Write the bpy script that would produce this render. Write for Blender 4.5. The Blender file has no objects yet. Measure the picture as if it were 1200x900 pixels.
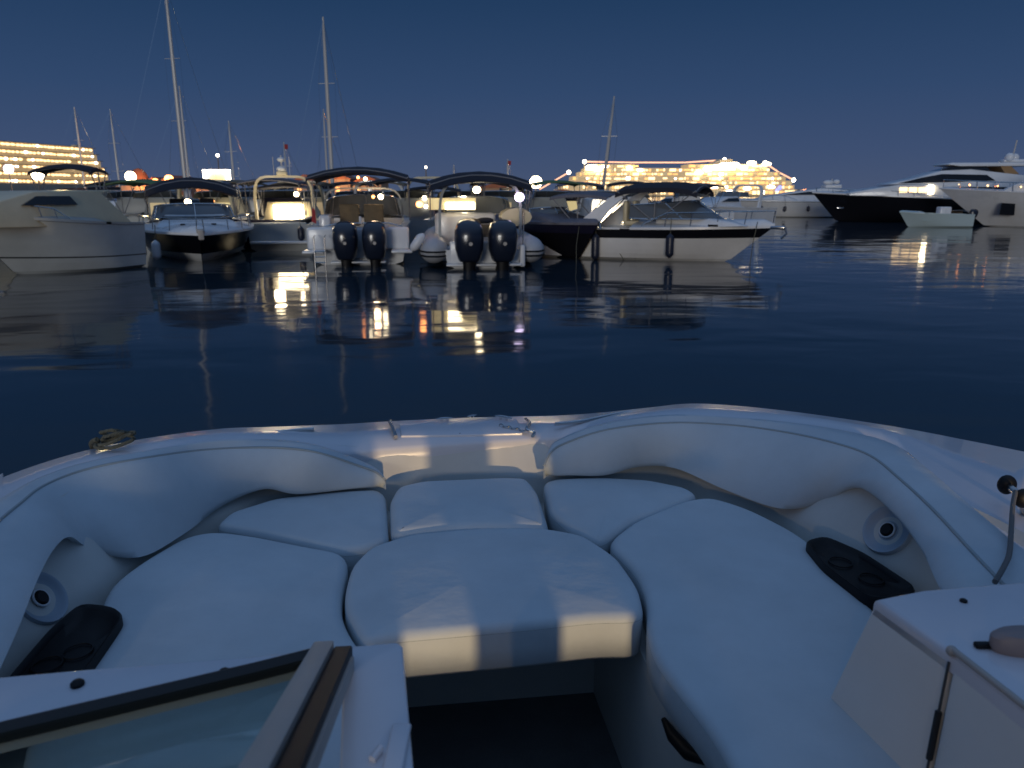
import bpy, bmesh, math, random
from mathutils import Vector, Matrix
random.seed(7)
PI = math.pi
S = bpy.context.scene
C = S.collection
# ------------------------------------------------------------------ camera
F = 880.0; CAMZ = 2.1; PITCH = math.radians(14.28)
cp, sp_ = math.cos(PITCH), math.sin(PITCH)
def ray(px, py):
    u = (px-600)/F; v = (450-py)/F
    return Vector((u, cp+v*sp_, -sp_+v*cp))
def pz(px, py, z):
    d = ray(px, py); t = (z-CAMZ)/d.z
    return Vector((d.x*t, d.y*t, z))
def pd(px, py, D):
    d = ray(px, py); t = D/d.y
    return Vector((d.x*t, D, CAMZ+d.z*t))
cam = bpy.data.cameras.new('camera'); co = bpy.data.objects.new('camera', cam); C.objects.link(co)
co.location = (0, 0, CAMZ); co.rotation_euler = (PI/2-PITCH, 0, 0)
cam.sensor_width = 36; cam.lens = 36*F/1200; cam.clip_end = 9000; cam.clip_start = 0.05
cam.dof.use_dof = True; cam.dof.focus_distance = 2.6; cam.dof.aperture_fstop = 5.6
S.camera = co
# ------------------------------------------------------------------ materials
MATS = {}
def mat(name, col, rough=.4, metal=0, spec=.5, noise=0, nscale=6, bump=0, bscale=200, emit=None, es=0, trans=0, coat=0, sheen=0):
    if name in MATS: return MATS[name]
    m = bpy.data.materials.new(name); m.use_nodes = True; nt = m.node_tree
    b = nt.nodes['Principled BSDF']
    b.inputs['Base Color'].default_value = (*col, 1); b.inputs['Roughness'].default_value = rough
    b.inputs['Metallic'].default_value = metal; b.inputs['Specular IOR Level'].default_value = spec
    b.inputs['Transmission Weight'].default_value = trans; b.inputs['Coat Weight'].default_value = coat
    b.inputs['Sheen Weight'].default_value = sheen
    if emit: b.inputs['Emission Color'].default_value = (*emit, 1); b.inputs['Emission Strength'].default_value = es
    tc = nt.nodes.new('ShaderNodeTexCoord')
    if noise:
        n = nt.nodes.new('ShaderNodeTexNoise'); n.inputs['Scale'].default_value = nscale; n.inputs['Detail'].default_value = 5
        n.inputs['Roughness'].default_value = .65
        nt.links.new(tc.outputs['Object'], n.inputs['Vector'])
        mr = nt.nodes.new('ShaderNodeMapRange'); mr.inputs[1].default_value = .3; mr.inputs[2].default_value = .7
        mr.inputs[3].default_value = 1-noise; mr.inputs[4].default_value = 1+noise*.4
        nt.links.new(n.outputs['Fac'], mr.inputs[0])
        mx = nt.nodes.new('ShaderNodeVectorMath'); mx.operation = 'SCALE'
        mx.inputs[0].default_value = col; nt.links.new(mr.outputs[0], mx.inputs['Scale'])
        nt.links.new(mx.outputs[0], b.inputs['Base Color'])
        r2 = nt.nodes.new('ShaderNodeMapRange'); r2.inputs[3].default_value = max(.02, rough-.08); r2.inputs[4].default_value = min(1, rough+.1)
        nt.links.new(n.outputs['Fac'], r2.inputs[0]); nt.links.new(r2.outputs[0], b.inputs['Roughness'])
    if bump:
        n = nt.nodes.new('ShaderNodeTexNoise'); n.inputs['Scale'].default_value = bscale; n.inputs['Detail'].default_value = 4
        nt.links.new(tc.outputs['Object'], n.inputs['Vector'])
        bp = nt.nodes.new('ShaderNodeBump'); bp.inputs['Strength'].default_value = bump; bp.inputs['Distance'].default_value = .01
        nt.links.new(n.outputs['Fac'], bp.inputs['Height']); nt.links.new(bp.outputs[0], b.inputs['Normal'])
    MATS[name] = m
    return m
VINYL = mat('vinyl', (.52, .57, .60), .55, noise=.10, nscale=4, bump=.45, bscale=9, spec=.3)
GEL = mat('gelcoat', (.66, .65, .68), .22, noise=.06, nscale=3, coat=.3)
GELW = mat('gelcoat_warm', (.74, .71, .66), .35, noise=.06, nscale=4)
LINER = mat('liner', (.58, .58, .55), .42, noise=.08, nscale=6)
DARKIN = mat('shadow_gap', (.05, .055, .06), .8)
FLOORM = mat('cockpit_floor', (.13, .13, .13), .6, noise=.2, nscale=9, bump=.3, bscale=120)
PIPE = mat('piping_vinyl', (.30, .34, .35), .6)
BLK = mat('black_plastic', (.004, .004, .005), .5, spec=.3)
RUB = mat('black_rubber', (.012, .012, .013), .6)
STEEL = mat('stainless', (.62, .6, .58), .18, metal=1)
POLE = mat('canopy_pole', (.22, .22, .23), .5, metal=.3)
ALU = mat('anodised', (.42, .38, .34), .5, metal=.1, noise=.1)
ROPE = mat('rope', (.13, .125, .09), .9, noise=.3, nscale=60, bump=.6, bscale=90)
SPK = mat('speaker_face', (.35, .42, .5), .5)
WHITE = mat('boat_white', (.72, .73, .74), .28, noise=.1, nscale=1.2, coat=.2)
CREAM = mat('boat_cream', (.62, .55, .38), .35, noise=.12, nscale=1.5)
HULLG = mat('hull_pale_grey', (.52, .55, .56), .35, noise=.12, nscale=1.2)
GREYH = mat('boat_grey', (.36, .38, .38), .4, noise=.12, nscale=1.2)
BLACKH = mat('boat_black', (.006, .006, .009), .3, coat=.0)
NAVY = mat('navy', (.012, .012, .03), .3)
CANV = mat('canvas_navy', (.012, .014, .026), .85, noise=.2, nscale=4)
CANVG = mat('canvas_grey', (.13, .13, .16), .85, noise=.2, nscale=4)
TUBEG = mat('hypalon', (.42, .43, .46), .55, noise=.1, nscale=3)
BROWN = mat('brown_cover', (.16, .12, .07), .8, noise=.3, nscale=5)
REDF = mat('red_cloth', (.35, .03, .03), .8)
DGLASS = mat('dark_glass', (.012, .013, .016), .08, coat=.5)
MGLASS = mat('boat_glass', (.10, .11, .12), .1)
TEAL = mat('teal_paint', (.42, .52, .54), .4)
FEND = mat('fender_white', (.7, .7, .72), .4)
FENDN = mat('fender_navy', (.015, .02, .04), .4)
OUTB = mat('outboard', (.012, .016, .03), .28, coat=.5)
GREEN = mat('green_cover', (.08, .16, .06), .8)
STONE = mat('quay_stone', (.2, .18, .16), .85, noise=.3, nscale=1)
TERRA = mat('terracotta', (.35, .13, .07), .8, noise=.3, nscale=1)
WALLM = mat('plaster', (.4, .28, .2), .8, noise=.2, nscale=.6)
HILL = mat('hill_dark', (.03, .035, .04), .95, noise=.3, nscale=.01)
MASTM = mat('mast_alu', (.55, .53, .5), .4, metal=.2)
SHIPW = mat('ship_white', (.55, .48, .36), .5, noise=.1, nscale=.1)
E_WIN = mat('lit_window', (.8, .6, .3), .5, emit=(1, .66, .32), es=2.6)
E_WIN2 = mat('lit_window_amber', (.8, .5, .2), .5, emit=(1, .48, .15), es=1.5)
E_HOT = mat('lamp_hot', (1, .9, .7), .5, emit=(1, .80, .5), es=14)
E_ORG = mat('lamp_orange', (1, .5, .2), .5, emit=(1, .33, .09), es=9)
E_WHT = mat('lamp_white', (1, 1, 1), .5, emit=(1, .86, .68), es=7)
E_VIO = mat('lamp_violet', (1, 1, 1), .5, emit=(.8, .65, 1), es=5)
E_STR = mat('string_light', (1, .6, .4), .5, emit=(1, .48, .28), es=1.4)
E_DIM = mat('dim_glow', (.8, .7, .4), .5, emit=(1, .78, .36), es=.55)
E_ROOM = mat('lit_room', (.8, .7, .4), .5, emit=(1, .72, .4), es=.25)
E_DECK = mat('deck_wall_glow', (.55, .45, .3), .6, emit=(1, .68, .32), es=.30, noise=.2, nscale=.2)  # emission put into the deck walls in place of floodlight falling on them
E_BLUE = mat('lamp_blue', (.1, .1, 1), .5, emit=(.15, .2, 1), es=3)

def glass_mat():
    m = bpy.data.materials.new('clear_glass'); m.use_nodes = True; nt = m.node_tree
    nt.nodes.remove(nt.nodes['Principled BSDF']); out = nt.nodes['Material Output']
    t = nt.nodes.new('ShaderNodeBsdfTransparent'); t.inputs[0].default_value = (.84, .93, .90, 1)
    gl = nt.nodes.new('ShaderNodeBsdfGlossy'); gl.inputs['Roughness'].default_value = .04
    lw = nt.nodes.new('ShaderNodeLayerWeight'); lw.inputs[0].default_value = .5
    pw = nt.nodes.new('ShaderNodeMath'); pw.operation = 'POWER'; pw.inputs[1].default_value = 4; nt.links.new(lw.outputs['Facing'], pw.inputs[0])
    fr = nt.nodes.new('ShaderNodeMapRange'); fr.inputs[3].default_value = .03; fr.inputs[4].default_value = .6; nt.links.new(pw.outputs[0], fr.inputs[0])
    mx = nt.nodes.new('ShaderNodeMixShader'); nt.links.new(fr.outputs[0], mx.inputs[0]); nt.links.new(t.outputs[0], mx.inputs[1]); nt.links.new(gl.outputs[0], mx.inputs[2])
    nt.links.new(mx.outputs[0], out.inputs[0])
    return m
GLASS = glass_mat()

# ------------------------------------------------------------------ mesh helper
class MB:
    def __init__(s): s.v = []; s.f = []; s.m = []; s.mats = []
    def mi(s, m):
        if m not in s.mats: s.mats.append(m)
        return s.mats.index(m)
    def add(s, vs, fs, m):
        o = len(s.v); s.v += [tuple(v) for v in vs]; k = s.mi(m)
        for f in fs: s.f.append([i+o for i in f]); s.m.append(k)
        return s
    def loft(s, secs, m, closed=True, caps=True, ring=False):
        n = len(secs[0]); vs = [p for q in secs for p in q]; fs = []
        R = len(secs)
        for i in range(R if ring else R-1):
            i2 = (i+1) % R
            for j in range(n if closed else n-1):
                j2 = (j+1) % n
                fs.append([i*n+j, i*n+j2, i2*n+j2, i2*n+j])
        if caps and closed and not ring:
            fs.append(list(range(n))[::-1]); fs.append([(R-1)*n+j for j in range(n)])
        return s.add(vs, fs, m)
    def tube(s, pts, r, m, n=8, ring=False, rr=None):
        pts = [Vector(p) for p in pts]; secs = []
        up = None
        for i, p in enumerate(pts):
            if ring: t = pts[(i+1) % len(pts)]-pts[i-1]
            elif i == 0: t = pts[1]-p
            elif i == len(pts)-1: t = p-pts[i-1]
            else: t = pts[i+1]-pts[i-1]
            t = t.normalized() if t.length > 1e-9 else Vector((0, 0, 1))
            if up is None: up = Vector((0, 0, 1)) if abs(t.z) < .9 else Vector((1, 0, 0))
            a = t.cross(up)
            if a.length < 1e-4: a = t.cross(Vector((1, 0, 0)))
            a.normalize(); b = a.cross(t).normalized(); up = b
            q = rr[i] if rr else r
            secs.append([p+(a*math.cos(2*PI*k/n)+b*math.sin(2*PI*k/n))*q for k in range(n)])
        return s.loft(secs, m, ring=ring)
    def box(s, c, d, m, bev=.0, rot=None):
        c = Vector(c); x, y, z = d[0]/2, d[1]/2, d[2]/2
        if bev <= 0:
            vs = [Vector((a, b, e)) for e in (-z, z) for (a, b) in ((-x, -y), (x, -y), (x, y), (-x, y))]
            fs = [(3, 2, 1, 0), (4, 5, 6, 7), (0, 1, 5, 4), (1, 2, 6, 5), (2, 3, 7, 6), (3, 0, 4, 7)]
        else:
            bev = min(bev, x*.95, y*.95, z*.95)
            bm = bmesh.new(); bmesh.ops.create_cube(bm, size=1)
            for v in bm.verts: v.co = Vector((v.co.x*2*x, v.co.y*2*y, v.co.z*2*z))
            bmesh.ops.bevel(bm, geom=bm.edges[:], offset=bev, segments=3, affect='EDGES', profile=.5)
            bm.verts.index_update()
            vs = [v.co.copy() for v in bm.verts]; fs = [[v.index for v in f.verts] for f in bm.faces]; bm.free()
        if rot is not None: vs = [rot @ v for v in vs]
        return s.add([v+c for v in vs], fs, m)
    def ball(s, c, r, m, seg=16, sc=(1, 1, 1)):
        c = Vector(c); secs = []
        for i in range(1, 9):
            th = PI*i/9
            secs.append([c+Vector((math.sin(th)*math.cos(2*PI*k/seg)*sc[0], math.sin(th)*math.sin(2*PI*k/seg)*sc[1], math.cos(th)*sc[2]))*r for k in range(seg)])
        return s.loft(secs, m)
    def profile(s, pts, wb, wt, m, z0=None, z1=None, cy=0, inset=.0):
        # side profile (x,z), extruded across y; half width goes wb (low) -> wt (high)
        zs = [p[1] for p in pts]; a = min(zs) if z0 is None else z0; b = max(zs) if z1 is None else z1
        hw = lambda z: wb+(wt-wb)*((z-a)/max(1e-6, b-a))
        n = len(pts); L = [Vector((x, cy+hw(z), z)) for x, z in pts]; R = [Vector((x, cy-hw(z), z)) for x, z in pts]
        bm = bmesh.new(); lv = [bm.verts.new(v) for v in L]; rv = [bm.verts.new(v) for v in R]
        bm.faces.new(lv); bm.faces.new(rv[::-1])
        for i in range(n):
            j = (i+1) % n; bm.faces.new([lv[j], lv[i], rv[i], rv[j]])
        bmesh.ops.recalc_face_normals(bm, faces=bm.faces[:])
        if inset > 0:
            bmesh.ops.bevel(bm, geom=bm.edges[:], offset=inset, segments=2, affect='EDGES', profile=.5, clamp_overlap=True)
        bmesh.ops.triangulate(bm, faces=[f for f in bm.faces if len(f.verts) > 4])
        bm.verts.index_update()
        vs = [v.co.copy() for v in bm.verts]; fs = [[v.index for v in f.verts] for f in bm.faces]; bm.free()
        return s.add(vs, fs, m)
    def build(s, name, parent=None, ang=40, loc=None, recalc=True):
        me = bpy.data.meshes.new(name); me.from_pydata(s.v, [], s.f)
        for m in s.mats: me.materials.append(m)
        me.polygons.foreach_set('material_index', s.m)
        if recalc:
            bm = bmesh.new(); bm.from_mesh(me); bmesh.ops.recalc_face_normals(bm, faces=bm.faces[:]); bm.to_mesh(me); bm.free()
        me.shade_smooth(); me.set_sharp_from_angle(angle=math.radians(ang))
        o = bpy.data.objects.new(name, me); C.objects.link(o)
        if parent: o.parent = parent
        if loc: o.location = loc
        return o
def tag(o, label=None, cat=None, group=None, kind=None):
    for k, v in (('label', label), ('category', cat), ('group', group), ('kind', kind)):
        if v: o[k] = v
    return o
def empty(name, loc, rz, label, cat, group=None):
    o = bpy.data.objects.new(name, None); C.objects.link(o); o.location = loc; o.rotation_euler = (0, 0, rz)
    o.empty_display_size = .2
    return tag(o, label, cat, group)
def kids(o): return [c for c in bpy.data.objects if c.parent == o]
def copy_tree(o, parent=None):
    c = o.copy(); C.objects.link(c); c.parent = parent
    for ch in kids(o): copy_tree(ch, c)
    return c
def cr(pts, k=6, closed=False):
    n = len(pts); out = []
    rng = range(n if closed else n-1)
    g = lambda i: pts[i % n] if closed else pts[max(0, min(n-1, i))]
    for i in rng:
        p0, p1, p2, p3 = g(i-1), g(i), g(i+1), g(i+2)
        for j in range(k):
            t = j/k
            out.append(.5*((2*p1)+(p2-p0)*t+(2*p0-5*p1+4*p2-p3)*t*t+(3*p1-p0-3*p2+p3)*t**3))
    if not closed: out.append(pts[-1])
    return out
def chaikin(pts, it=3, closed=True):
    for _ in range(it):
        q = []
        for i in range(len(pts)):
            a, b = pts[i], pts[(i+1) % len(pts)]
            q += [a*.75+b*.25, a*.25+b*.75]
        pts = q
    return pts
def smooth_loop(P, n, k=3):
    Q = resample(chaikin([P[i].lerp(P[(i+1) % len(P)], f) for i in range(len(P)) for f in (0, .25, .5, .75)], 2), n)
    for _ in range(k): Q = [(Q[i-1]+Q[i]*2+Q[(i+1) % n])/4 for i in range(n)]
    return Q
def resample(pts, n):
    P = pts+[pts[0]]; d = [0]
    for i in range(1, len(P)): d.append(d[-1]+(P[i]-P[i-1]).length)
    out = []; j = 0
    for k in range(n):
        t = d[-1]*k/n
        while d[j+1] < t: j += 1
        f = (t-d[j])/max(1e-9, d[j+1]-d[j]); out.append(P[j].lerp(P[j+1], f))
    return out

# ------------------------------------------------------------------ world
w = bpy.data.worlds.new('World'); S.world = w; w.use_nodes = True
nt = w.node_tree; bg = nt.nodes['Background']
sky = nt.nodes.new('ShaderNodeTexSky'); sky.sky_type = 'NISHITA'; sky.sun_disc = False
SUN_EL = math.radians(-1.5); SUN_ROT = math.radians(200)
sky.sun_elevation = SUN_EL; sky.sun_rotation = SUN_ROT; sky.altitude = 0; sky.air_density = 1.0; sky.dust_density = .4; sky.ozone_density = 3
# the dusk blue of the photograph: the sky's own brightness with its colour pulled to the blue hour
tc = nt.nodes.new('ShaderNodeTexCoord'); sx = nt.nodes.new('ShaderNodeSeparateXYZ'); nt.links.new(tc.outputs['Generated'], sx.inputs[0])
ramp = nt.nodes.new('ShaderNodeValToRGB'); cr_ = ramp.color_ramp
cr_.elements[0].position = 0.0; cr_.elements[0].color = (.062, .088, .162, 1)
cr_.elements[1].position = 1.0; cr_.elements[1].color = (.140, .245, .455, 1)
for pos, c in ((.05, (.046, .077, .162)), (.12, (.029, .063, .145)), (.22, (.015, .044, .110)), (.35, (.030, .065, .14)), (.6, (.092, .162, .30))):
    e = cr_.elements.new(pos); e.color = (*c, 1)
nt.links.new(sx.outputs['Z'], ramp.inputs[0])
mixn = nt.nodes.new('ShaderNodeMix'); mixn.data_type = 'RGBA'; mixn.inputs['Factor'].default_value = .05
scl = nt.nodes.new('ShaderNodeVectorMath'); scl.operation = 'SCALE'; scl.inputs['Scale'].default_value = 10.0
nt.links.new(ramp.outputs[0], scl.inputs[0]); nt.links.new(scl.outputs[0], mixn.inputs['A']); nt.links.new(sky.outputs[0], mixn.inputs['B'])
nt.links.new(mixn.outputs['Result'], bg.inputs['Color'])
bg.inputs['Strength'].default_value = .107
sl = bpy.data.lights.new('afterglow', 'SUN'); so = bpy.data.objects.new('afterglow', sl); C.objects.link(so)
sl.energy = .75; sl.angle = math.radians(14); sl.color = (1, .97, .92)
so.rotation_euler = (math.radians(85), 0, math.radians(-12))

# ------------------------------------------------------------------ water
def water_mat():
    m = bpy.data.materials.new('sea_water'); m.use_nodes = True; nt = m.node_tree; b = nt.nodes['Principled BSDF']
    b.inputs['Base Color'].default_value = (.017, .033, .048, 1); b.inputs['Roughness'].default_value = .07; b.inputs['IOR'].default_value = 1.33
    tc = nt.nodes.new('ShaderNodeTexCoord')
    def nz(scale, sx, sy, det, dist=0):
        mp = nt.nodes.new('ShaderNodeMapping'); mp.inputs['Scale'].default_value = (sx, sy, 1); mp.inputs['Rotation'].default_value = (0, 0, .25)
        n = nt.nodes.new('ShaderNodeTexNoise'); n.inputs['Scale'].default_value = scale; n.inputs['Detail'].default_value = det; n.inputs['Distortion'].default_value = dist
        nt.links.new(tc.outputs['Object'], mp.inputs[0]); nt.links.new(mp.outputs[0], n.inputs['Vector']); return n
    a = nz(.28, .7, 1.2, 2, .6); c = nz(1.2, .6, 1.1, 2, .4); d = nz(.05, 1, 1, 1)
    b1 = nt.nodes.new('ShaderNodeBump'); b1.inputs['Strength'].default_value = 1; b1.inputs['Distance'].default_value = .045
    b2 = nt.nodes.new('ShaderNodeBump'); b2.inputs['Strength'].default_value = 1; b2.inputs['Distance'].default_value = .015
    nt.links.new(a.outputs['Fac'], b1.inputs['Height'])
    mu = nt.nodes.new('ShaderNodeMath'); mu.operation = 'MULTIPLY'; nt.links.new(c.outputs['Fac'], mu.inputs[0]); nt.links.new(d.outputs['Fac'], mu.inputs[1])
    nt.links.new(mu.outputs[0], b2.inputs['Height']); nt.links.new(b1.outputs[0], b2.inputs['Normal']); nt.links.new(b2.outputs[0], b.inputs['Normal'])
    return m
wm = MB(); R_ = 6000
wm.add([(-R_, -R_, 0), (R_, -R_, 0), (R_, R_, 0), (-R_, R_, 0)], [(0, 1, 2, 3)], water_mat())
tag(wm.build('water'), kind='structure')

# ================================================================== OWN BOAT
own = empty('bow_rider', (0, 0, 0), 0, 'white open bow boat in the foreground with pale seat cushions around its bow', 'boat')
ZG = 1.35; ZS = 1.20; ZB = 1.29
# outer / inner edge of the deck, traced and set at gunwale height
pairs = [(-60, 585, -80, 640), (0, 559, -20, 597), (60, 538, 40, 565), (120, 522, 100, 542), (187, 510, 163, 527), (261, 501, 250, 516),
 (320, 499, 330, 516), (400, 496, 400, 523), (450, 493, 448, 525), (530, 489, 530, 519), (600, 487, 600, 515), (650, 486, 638, 513), (700, 483, 665, 505),
 (760, 477, 720, 493), (810, 472, 790, 486), (870, 475, 870, 489), (950, 484, 960, 496), (1050, 499, 1060, 518), (1130, 514, 1125, 574), (1200, 528, 1200, 628), (1280, 545, 1290, 690)]
ZL = [1.35, 1.35, 1.35, 1.35, 1.345, 1.335, 1.31, 1.29, 1.29, 1.29, 1.29, 1.29, 1.31, 1.33, 1.35, 1.36, 1.37, 1.375, 1.37, 1.36, 1.35]
def zg(i): return ZL[i]
outer = [pz(p[0], p[1], zg(i)) for i, p in enumerate(pairs)]
inner = [pz(p[2], p[3], zg(i)) for i, p in enumerate(pairs)]
ctr = Vector((.05, 1.2, 0))
inner2 = []
for i, p in enumerate(inner):
    if 8 <= i <= 11: inner2.append(p); continue
    d = (ctr-p); d.z = 0; d.normalize(); inner2.append(p+d*.055)
Lx, Rx = outer[0].x-.03, outer[-1].x+.03
outer = [Vector((Lx+.12, -4, ZG)), Vector((Lx, -2, ZG)), Vector((Lx, -.2, ZG))]+outer+[Vector((Rx, -.2, ZG)), Vector((Rx, -2, ZG)), Vector((Rx-.12, -4, ZG))]
inner2 = [Vector((Lx+.35, -3.8, ZG)), Vector((Lx+.25, -2, ZG)), Vector((Lx+.25, -.2, ZG))]+inner2+[Vector((Rx-.25, -.2, ZG)), Vector((Rx-.25, -2, ZG)), Vector((Rx-.35, -3.8, ZG))]
oc = cr(outer, 5); ic = cr(inner2, 5)
g = MB(); secs = []
for a, b in zip(oc, ic):
    d = (b-a); d.z = 0; n = d.normalized()
    secs.append([a+Vector((0, 0, -.05))-n*.004, a+Vector((0, 0, -.012)), a+n*.012, a.lerp(b, .5)+Vector((0, 0, .004)), b-n*.01, b+Vector((0, 0, -.012)), b+Vector((0, 0, -.05))])
g.loft(secs, GEL, closed=False)
g.build('deck', own, 60)
g = MB(); hs = []
for a in oc:
    d = (a-ctr); d.z = 0; yy = max(0, min(1, (a.y-.5)/2.0))
    row = []
    for f in (0, .15, .4, .7, 1):
        k = 1-(.06+.14*yy)*f**1.2
        q = ctr+d*k; row.append(Vector((q.x if a.y > -.5 else a.x*(1-.1*f), q.y if a.y > -.5 else a.y, a.z-.045-(a.z+.35)*f)))
    hs.append(row)
g.loft(hs, GEL, closed=False)
g.add([p for p in hs[0]]+[p for p in hs[-1]], [[i, i+1, 5+i+1, 5+i] for i in range(4)], GEL)
g.build('hull', own, 60)
g = MB(); g.tube([a+((a-ctr)*Vector((1, 1, 0))).normalized()*.012+Vector((0, 0, -.05)) for a in oc[8:-8]], .016, STEEL, 10)
g.build('rub_rail', own)

# liner wall
base = [(-120, 960), (-60, 880), (5, 800), (40, 758), (75, 722), (118, 690), (163, 657), (215, 629), (250, 608), (310, 584), (370, 576), (446, 570), (500, 561), (560, 558), (634, 560), (700, 557), (780, 554), (850, 577), (900, 594), (940, 616), (1010, 655), (1090, 703), (1200, 785), (1300, 870)]
bw = [pz(x, y, 1.18) for x, y in base]
top = []
for i, p in enumerate(bw):
    x = base[i][0]
    if 440 <= x <= 640:
        yy = 525-(x-448)*.063; top.append(pz(x, yy-1, ZB-.004))
    else:
        d = (p-ctr); d.z = 0; d.normalize(); top.append(Vector((p.x, p.y, 1.375 if (x < 180 or x > 850) else 1.30))+d*.14)
bwx = [Vector((Lx+.25, -3.8, 1.18)), Vector((Lx+.27, -1, 1.18))]+bw+[Vector((Rx-.27, -1, 1.18)), Vector((Rx-.25, -3.8, 1.18))]
tpx = [Vector((Lx+.25, -3.8, 1.33)), Vector((Lx+.26, -1, 1.33))]+top+[Vector((Rx-.26, -1, 1.33)), Vector((Rx-.25, -3.8, 1.33))]
cb, ct = cr(bwx, 5), cr(tpx, 5)
g = MB()
g.loft([[b+Vector((0, 0, -.5)), b, b.lerp(t, .15), b.lerp(t, .5), b.lerp(t, .9), t] for b, t in zip(cb, ct)], LINER, closed=False)
g.build('liner_wall', own, 60)

# seat platform (one moulding with the aisle cut out)
def ngon_prism(g, pts, z0, z1, m):
    bm = bmesh.new(); a = [bm.verts.new((p.x, p.y, z1)) for p in pts]; b = [bm.verts.new((p.x, p.y, z0)) for p in pts]
    bm.faces.new(a); bm.faces.new(b[::-1])
    for i in range(len(pts)):
        j = (i+1) % len(pts); bm.faces.new([a[j], a[i], b[i], b[j]])
    bmesh.ops.recalc_face_normals(bm, faces=bm.faces[:]); bmesh.ops.triangulate(bm, faces=[f for f in bm.faces if len(f.verts) > 4])
    bm.verts.index_update(); g.add([v.co.copy() for v in bm.verts], [[v.index for v in f.verts] for f in bm.faces], m); bm.free()
zp = 1.09
aisle = [pz(900, 960, zp), pz(845, 900, zp), pz(800, 838, zp), pz(762, 786, zp), pz(700, 665, zp), pz(455, 680, zp), pz(440, 760, zp), pz(462, 830, zp), pz(462, 900, zp), pz(458, 960, zp)]
g = MB(); ngon_prism(g, [p for p in cb[6:-6]]+aisle, .68, zp, LINER)
g.build('seat_platform', own, 30)
g = MB(); g.box((0, -.4, .66), (2.6, 6.6, .06), FLOORM); g.build('cockpit_floor', own)

def cushion(name, px, z, th=.10, r=.024, dome=.010, gap=.003, seam=True, parent=None, m=VINYL, lab=None, near=None):
    P = [pz(x, y, z) for x, y in px]+(near or [])
    P = smooth_loop(P, 120)
    n = len(P); area = sum(P[i].x*P[(i+1) % n].y-P[(i+1) % n].x*P[i].y for i in range(n))
    if area < 0: P = P[::-1]
    N = []
    for i in range(n):
        t = P[(i+2) % n]-P[i-2]; N.append(Vector((-t.y, t.x, 0)).normalized())
    c = sum(P, Vector())/n
    rings = [[P[i]+N[i]*(gap+.012)+Vector((0, 0, -th)) for i in range(n)], [P[i]+N[i]*(gap+.002)+Vector((0, 0, -th+.012)) for i in range(n)],
             [P[i]+N[i]*gap+Vector((0, 0, -th*.5)) for i in range(n)]]
    for k in range(0, 6):
        a = k/5*PI/2; rings.append([P[i]+N[i]*(gap+r*(1-math.cos(a)))+Vector((0, 0, -r+r*math.sin(a))) for i in range(n)])
    Q = rings[-1]
    for s in (.93, .85, .72, .55, .36, .18):
        rings.append([c.lerp(q, s)+Vector((0, 0, dome*(1-s**2.2))) for q in Q])
    cc = c+Vector((0, 0, dome))
    g = MB(); g.loft(rings, m, caps=False)
    o = len(g.v); g.v.append(tuple(cc)); base_ = (len(rings)-1)*n
    for i in range(n): g.f.append([base_+i, base_+(i+1) % n, o]); g.m.append(0)
    g.f.append(list(range(n))[::-1]); g.m.append(0)
    ob = g.build(name, parent or own, 80)
    if lab: ob['label'] = lab
    if seam:
        s_ = MB(); s_.tube([P[i]+N[i]*(gap+.003)+Vector((0, 0, -r*.9)) for i in range(n)], .003, PIPE, 6, ring=True); s_.build('piping', ob)
    return ob
cushion('seat_cushion', [(120, 697), (128, 682), (165, 655), (215, 626), (252, 619), (300, 625), (360, 637), (406, 645), (410, 655), (402, 690), (401, 715), (412, 740), (430, 762), (440, 860), (380, 1000), (0, 1000), (30, 850), (90, 770)], ZS, lab='large left seat cushion')
cushion('seat_cushion', [(250, 614), (268, 598), (320, 582), (380, 574), (444, 571), (453, 577), (455, 600), (457, 630), (430, 641), (405, 645), (360, 635), (300, 622)], ZS, lab='left corner seat cushion')
cushion('seat_cushion', [(455, 582), (463, 567), (495, 560), (590, 556), (620, 557), (632, 572), (645, 612), (643, 618), (540, 617), (462, 626), (456, 620)], ZS+.012, r=.035, dome=.006, lab='small centre seat cushion')
cushion('seat_cushion', [(635, 563), (650, 559), (700, 557), (760, 560), (805, 569), (820, 578), (800, 588), (740, 610), (712, 630), (702, 635), (665, 617), (643, 598)], ZS, lab='right corner seat cushion')
cushion('seat_cushion', [(425, 756), (402, 715), (402, 690), (410, 660), (432, 638), (480, 623), (560, 616), (640, 616), (685, 624), (725, 650), (750, 685), (757, 715), (753, 722), (700, 722), (620, 731), (540, 738), (450, 746)], ZS+.004, th=.115, r=.022, dome=.012, lab='big centre filler cushion with stitched front face')
cushion('seat_cushion', [(708, 634), (740, 609), (800, 584), (832, 579), (880, 594), (930, 619), (958, 638), (1020, 700), (1075, 790), (1150, 1000), (900, 1000), (862, 905), (830, 850), (790, 800), (765, 768), (756, 735), (758, 700), (745, 668), (722, 645)], ZS, lab='large right seat cushion')
# seam on the front face of the filler cushion
g = MB(); a = pz(628, 731, ZS-.012); g.tube([a+Vector((0, -.001, 0)), a+Vector((0, -.004, -.03)), a+Vector((0, -.004, -.09))], .0025, MATS['shadow_gap'], 6)
g.build('stitch_seam', own)

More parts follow.
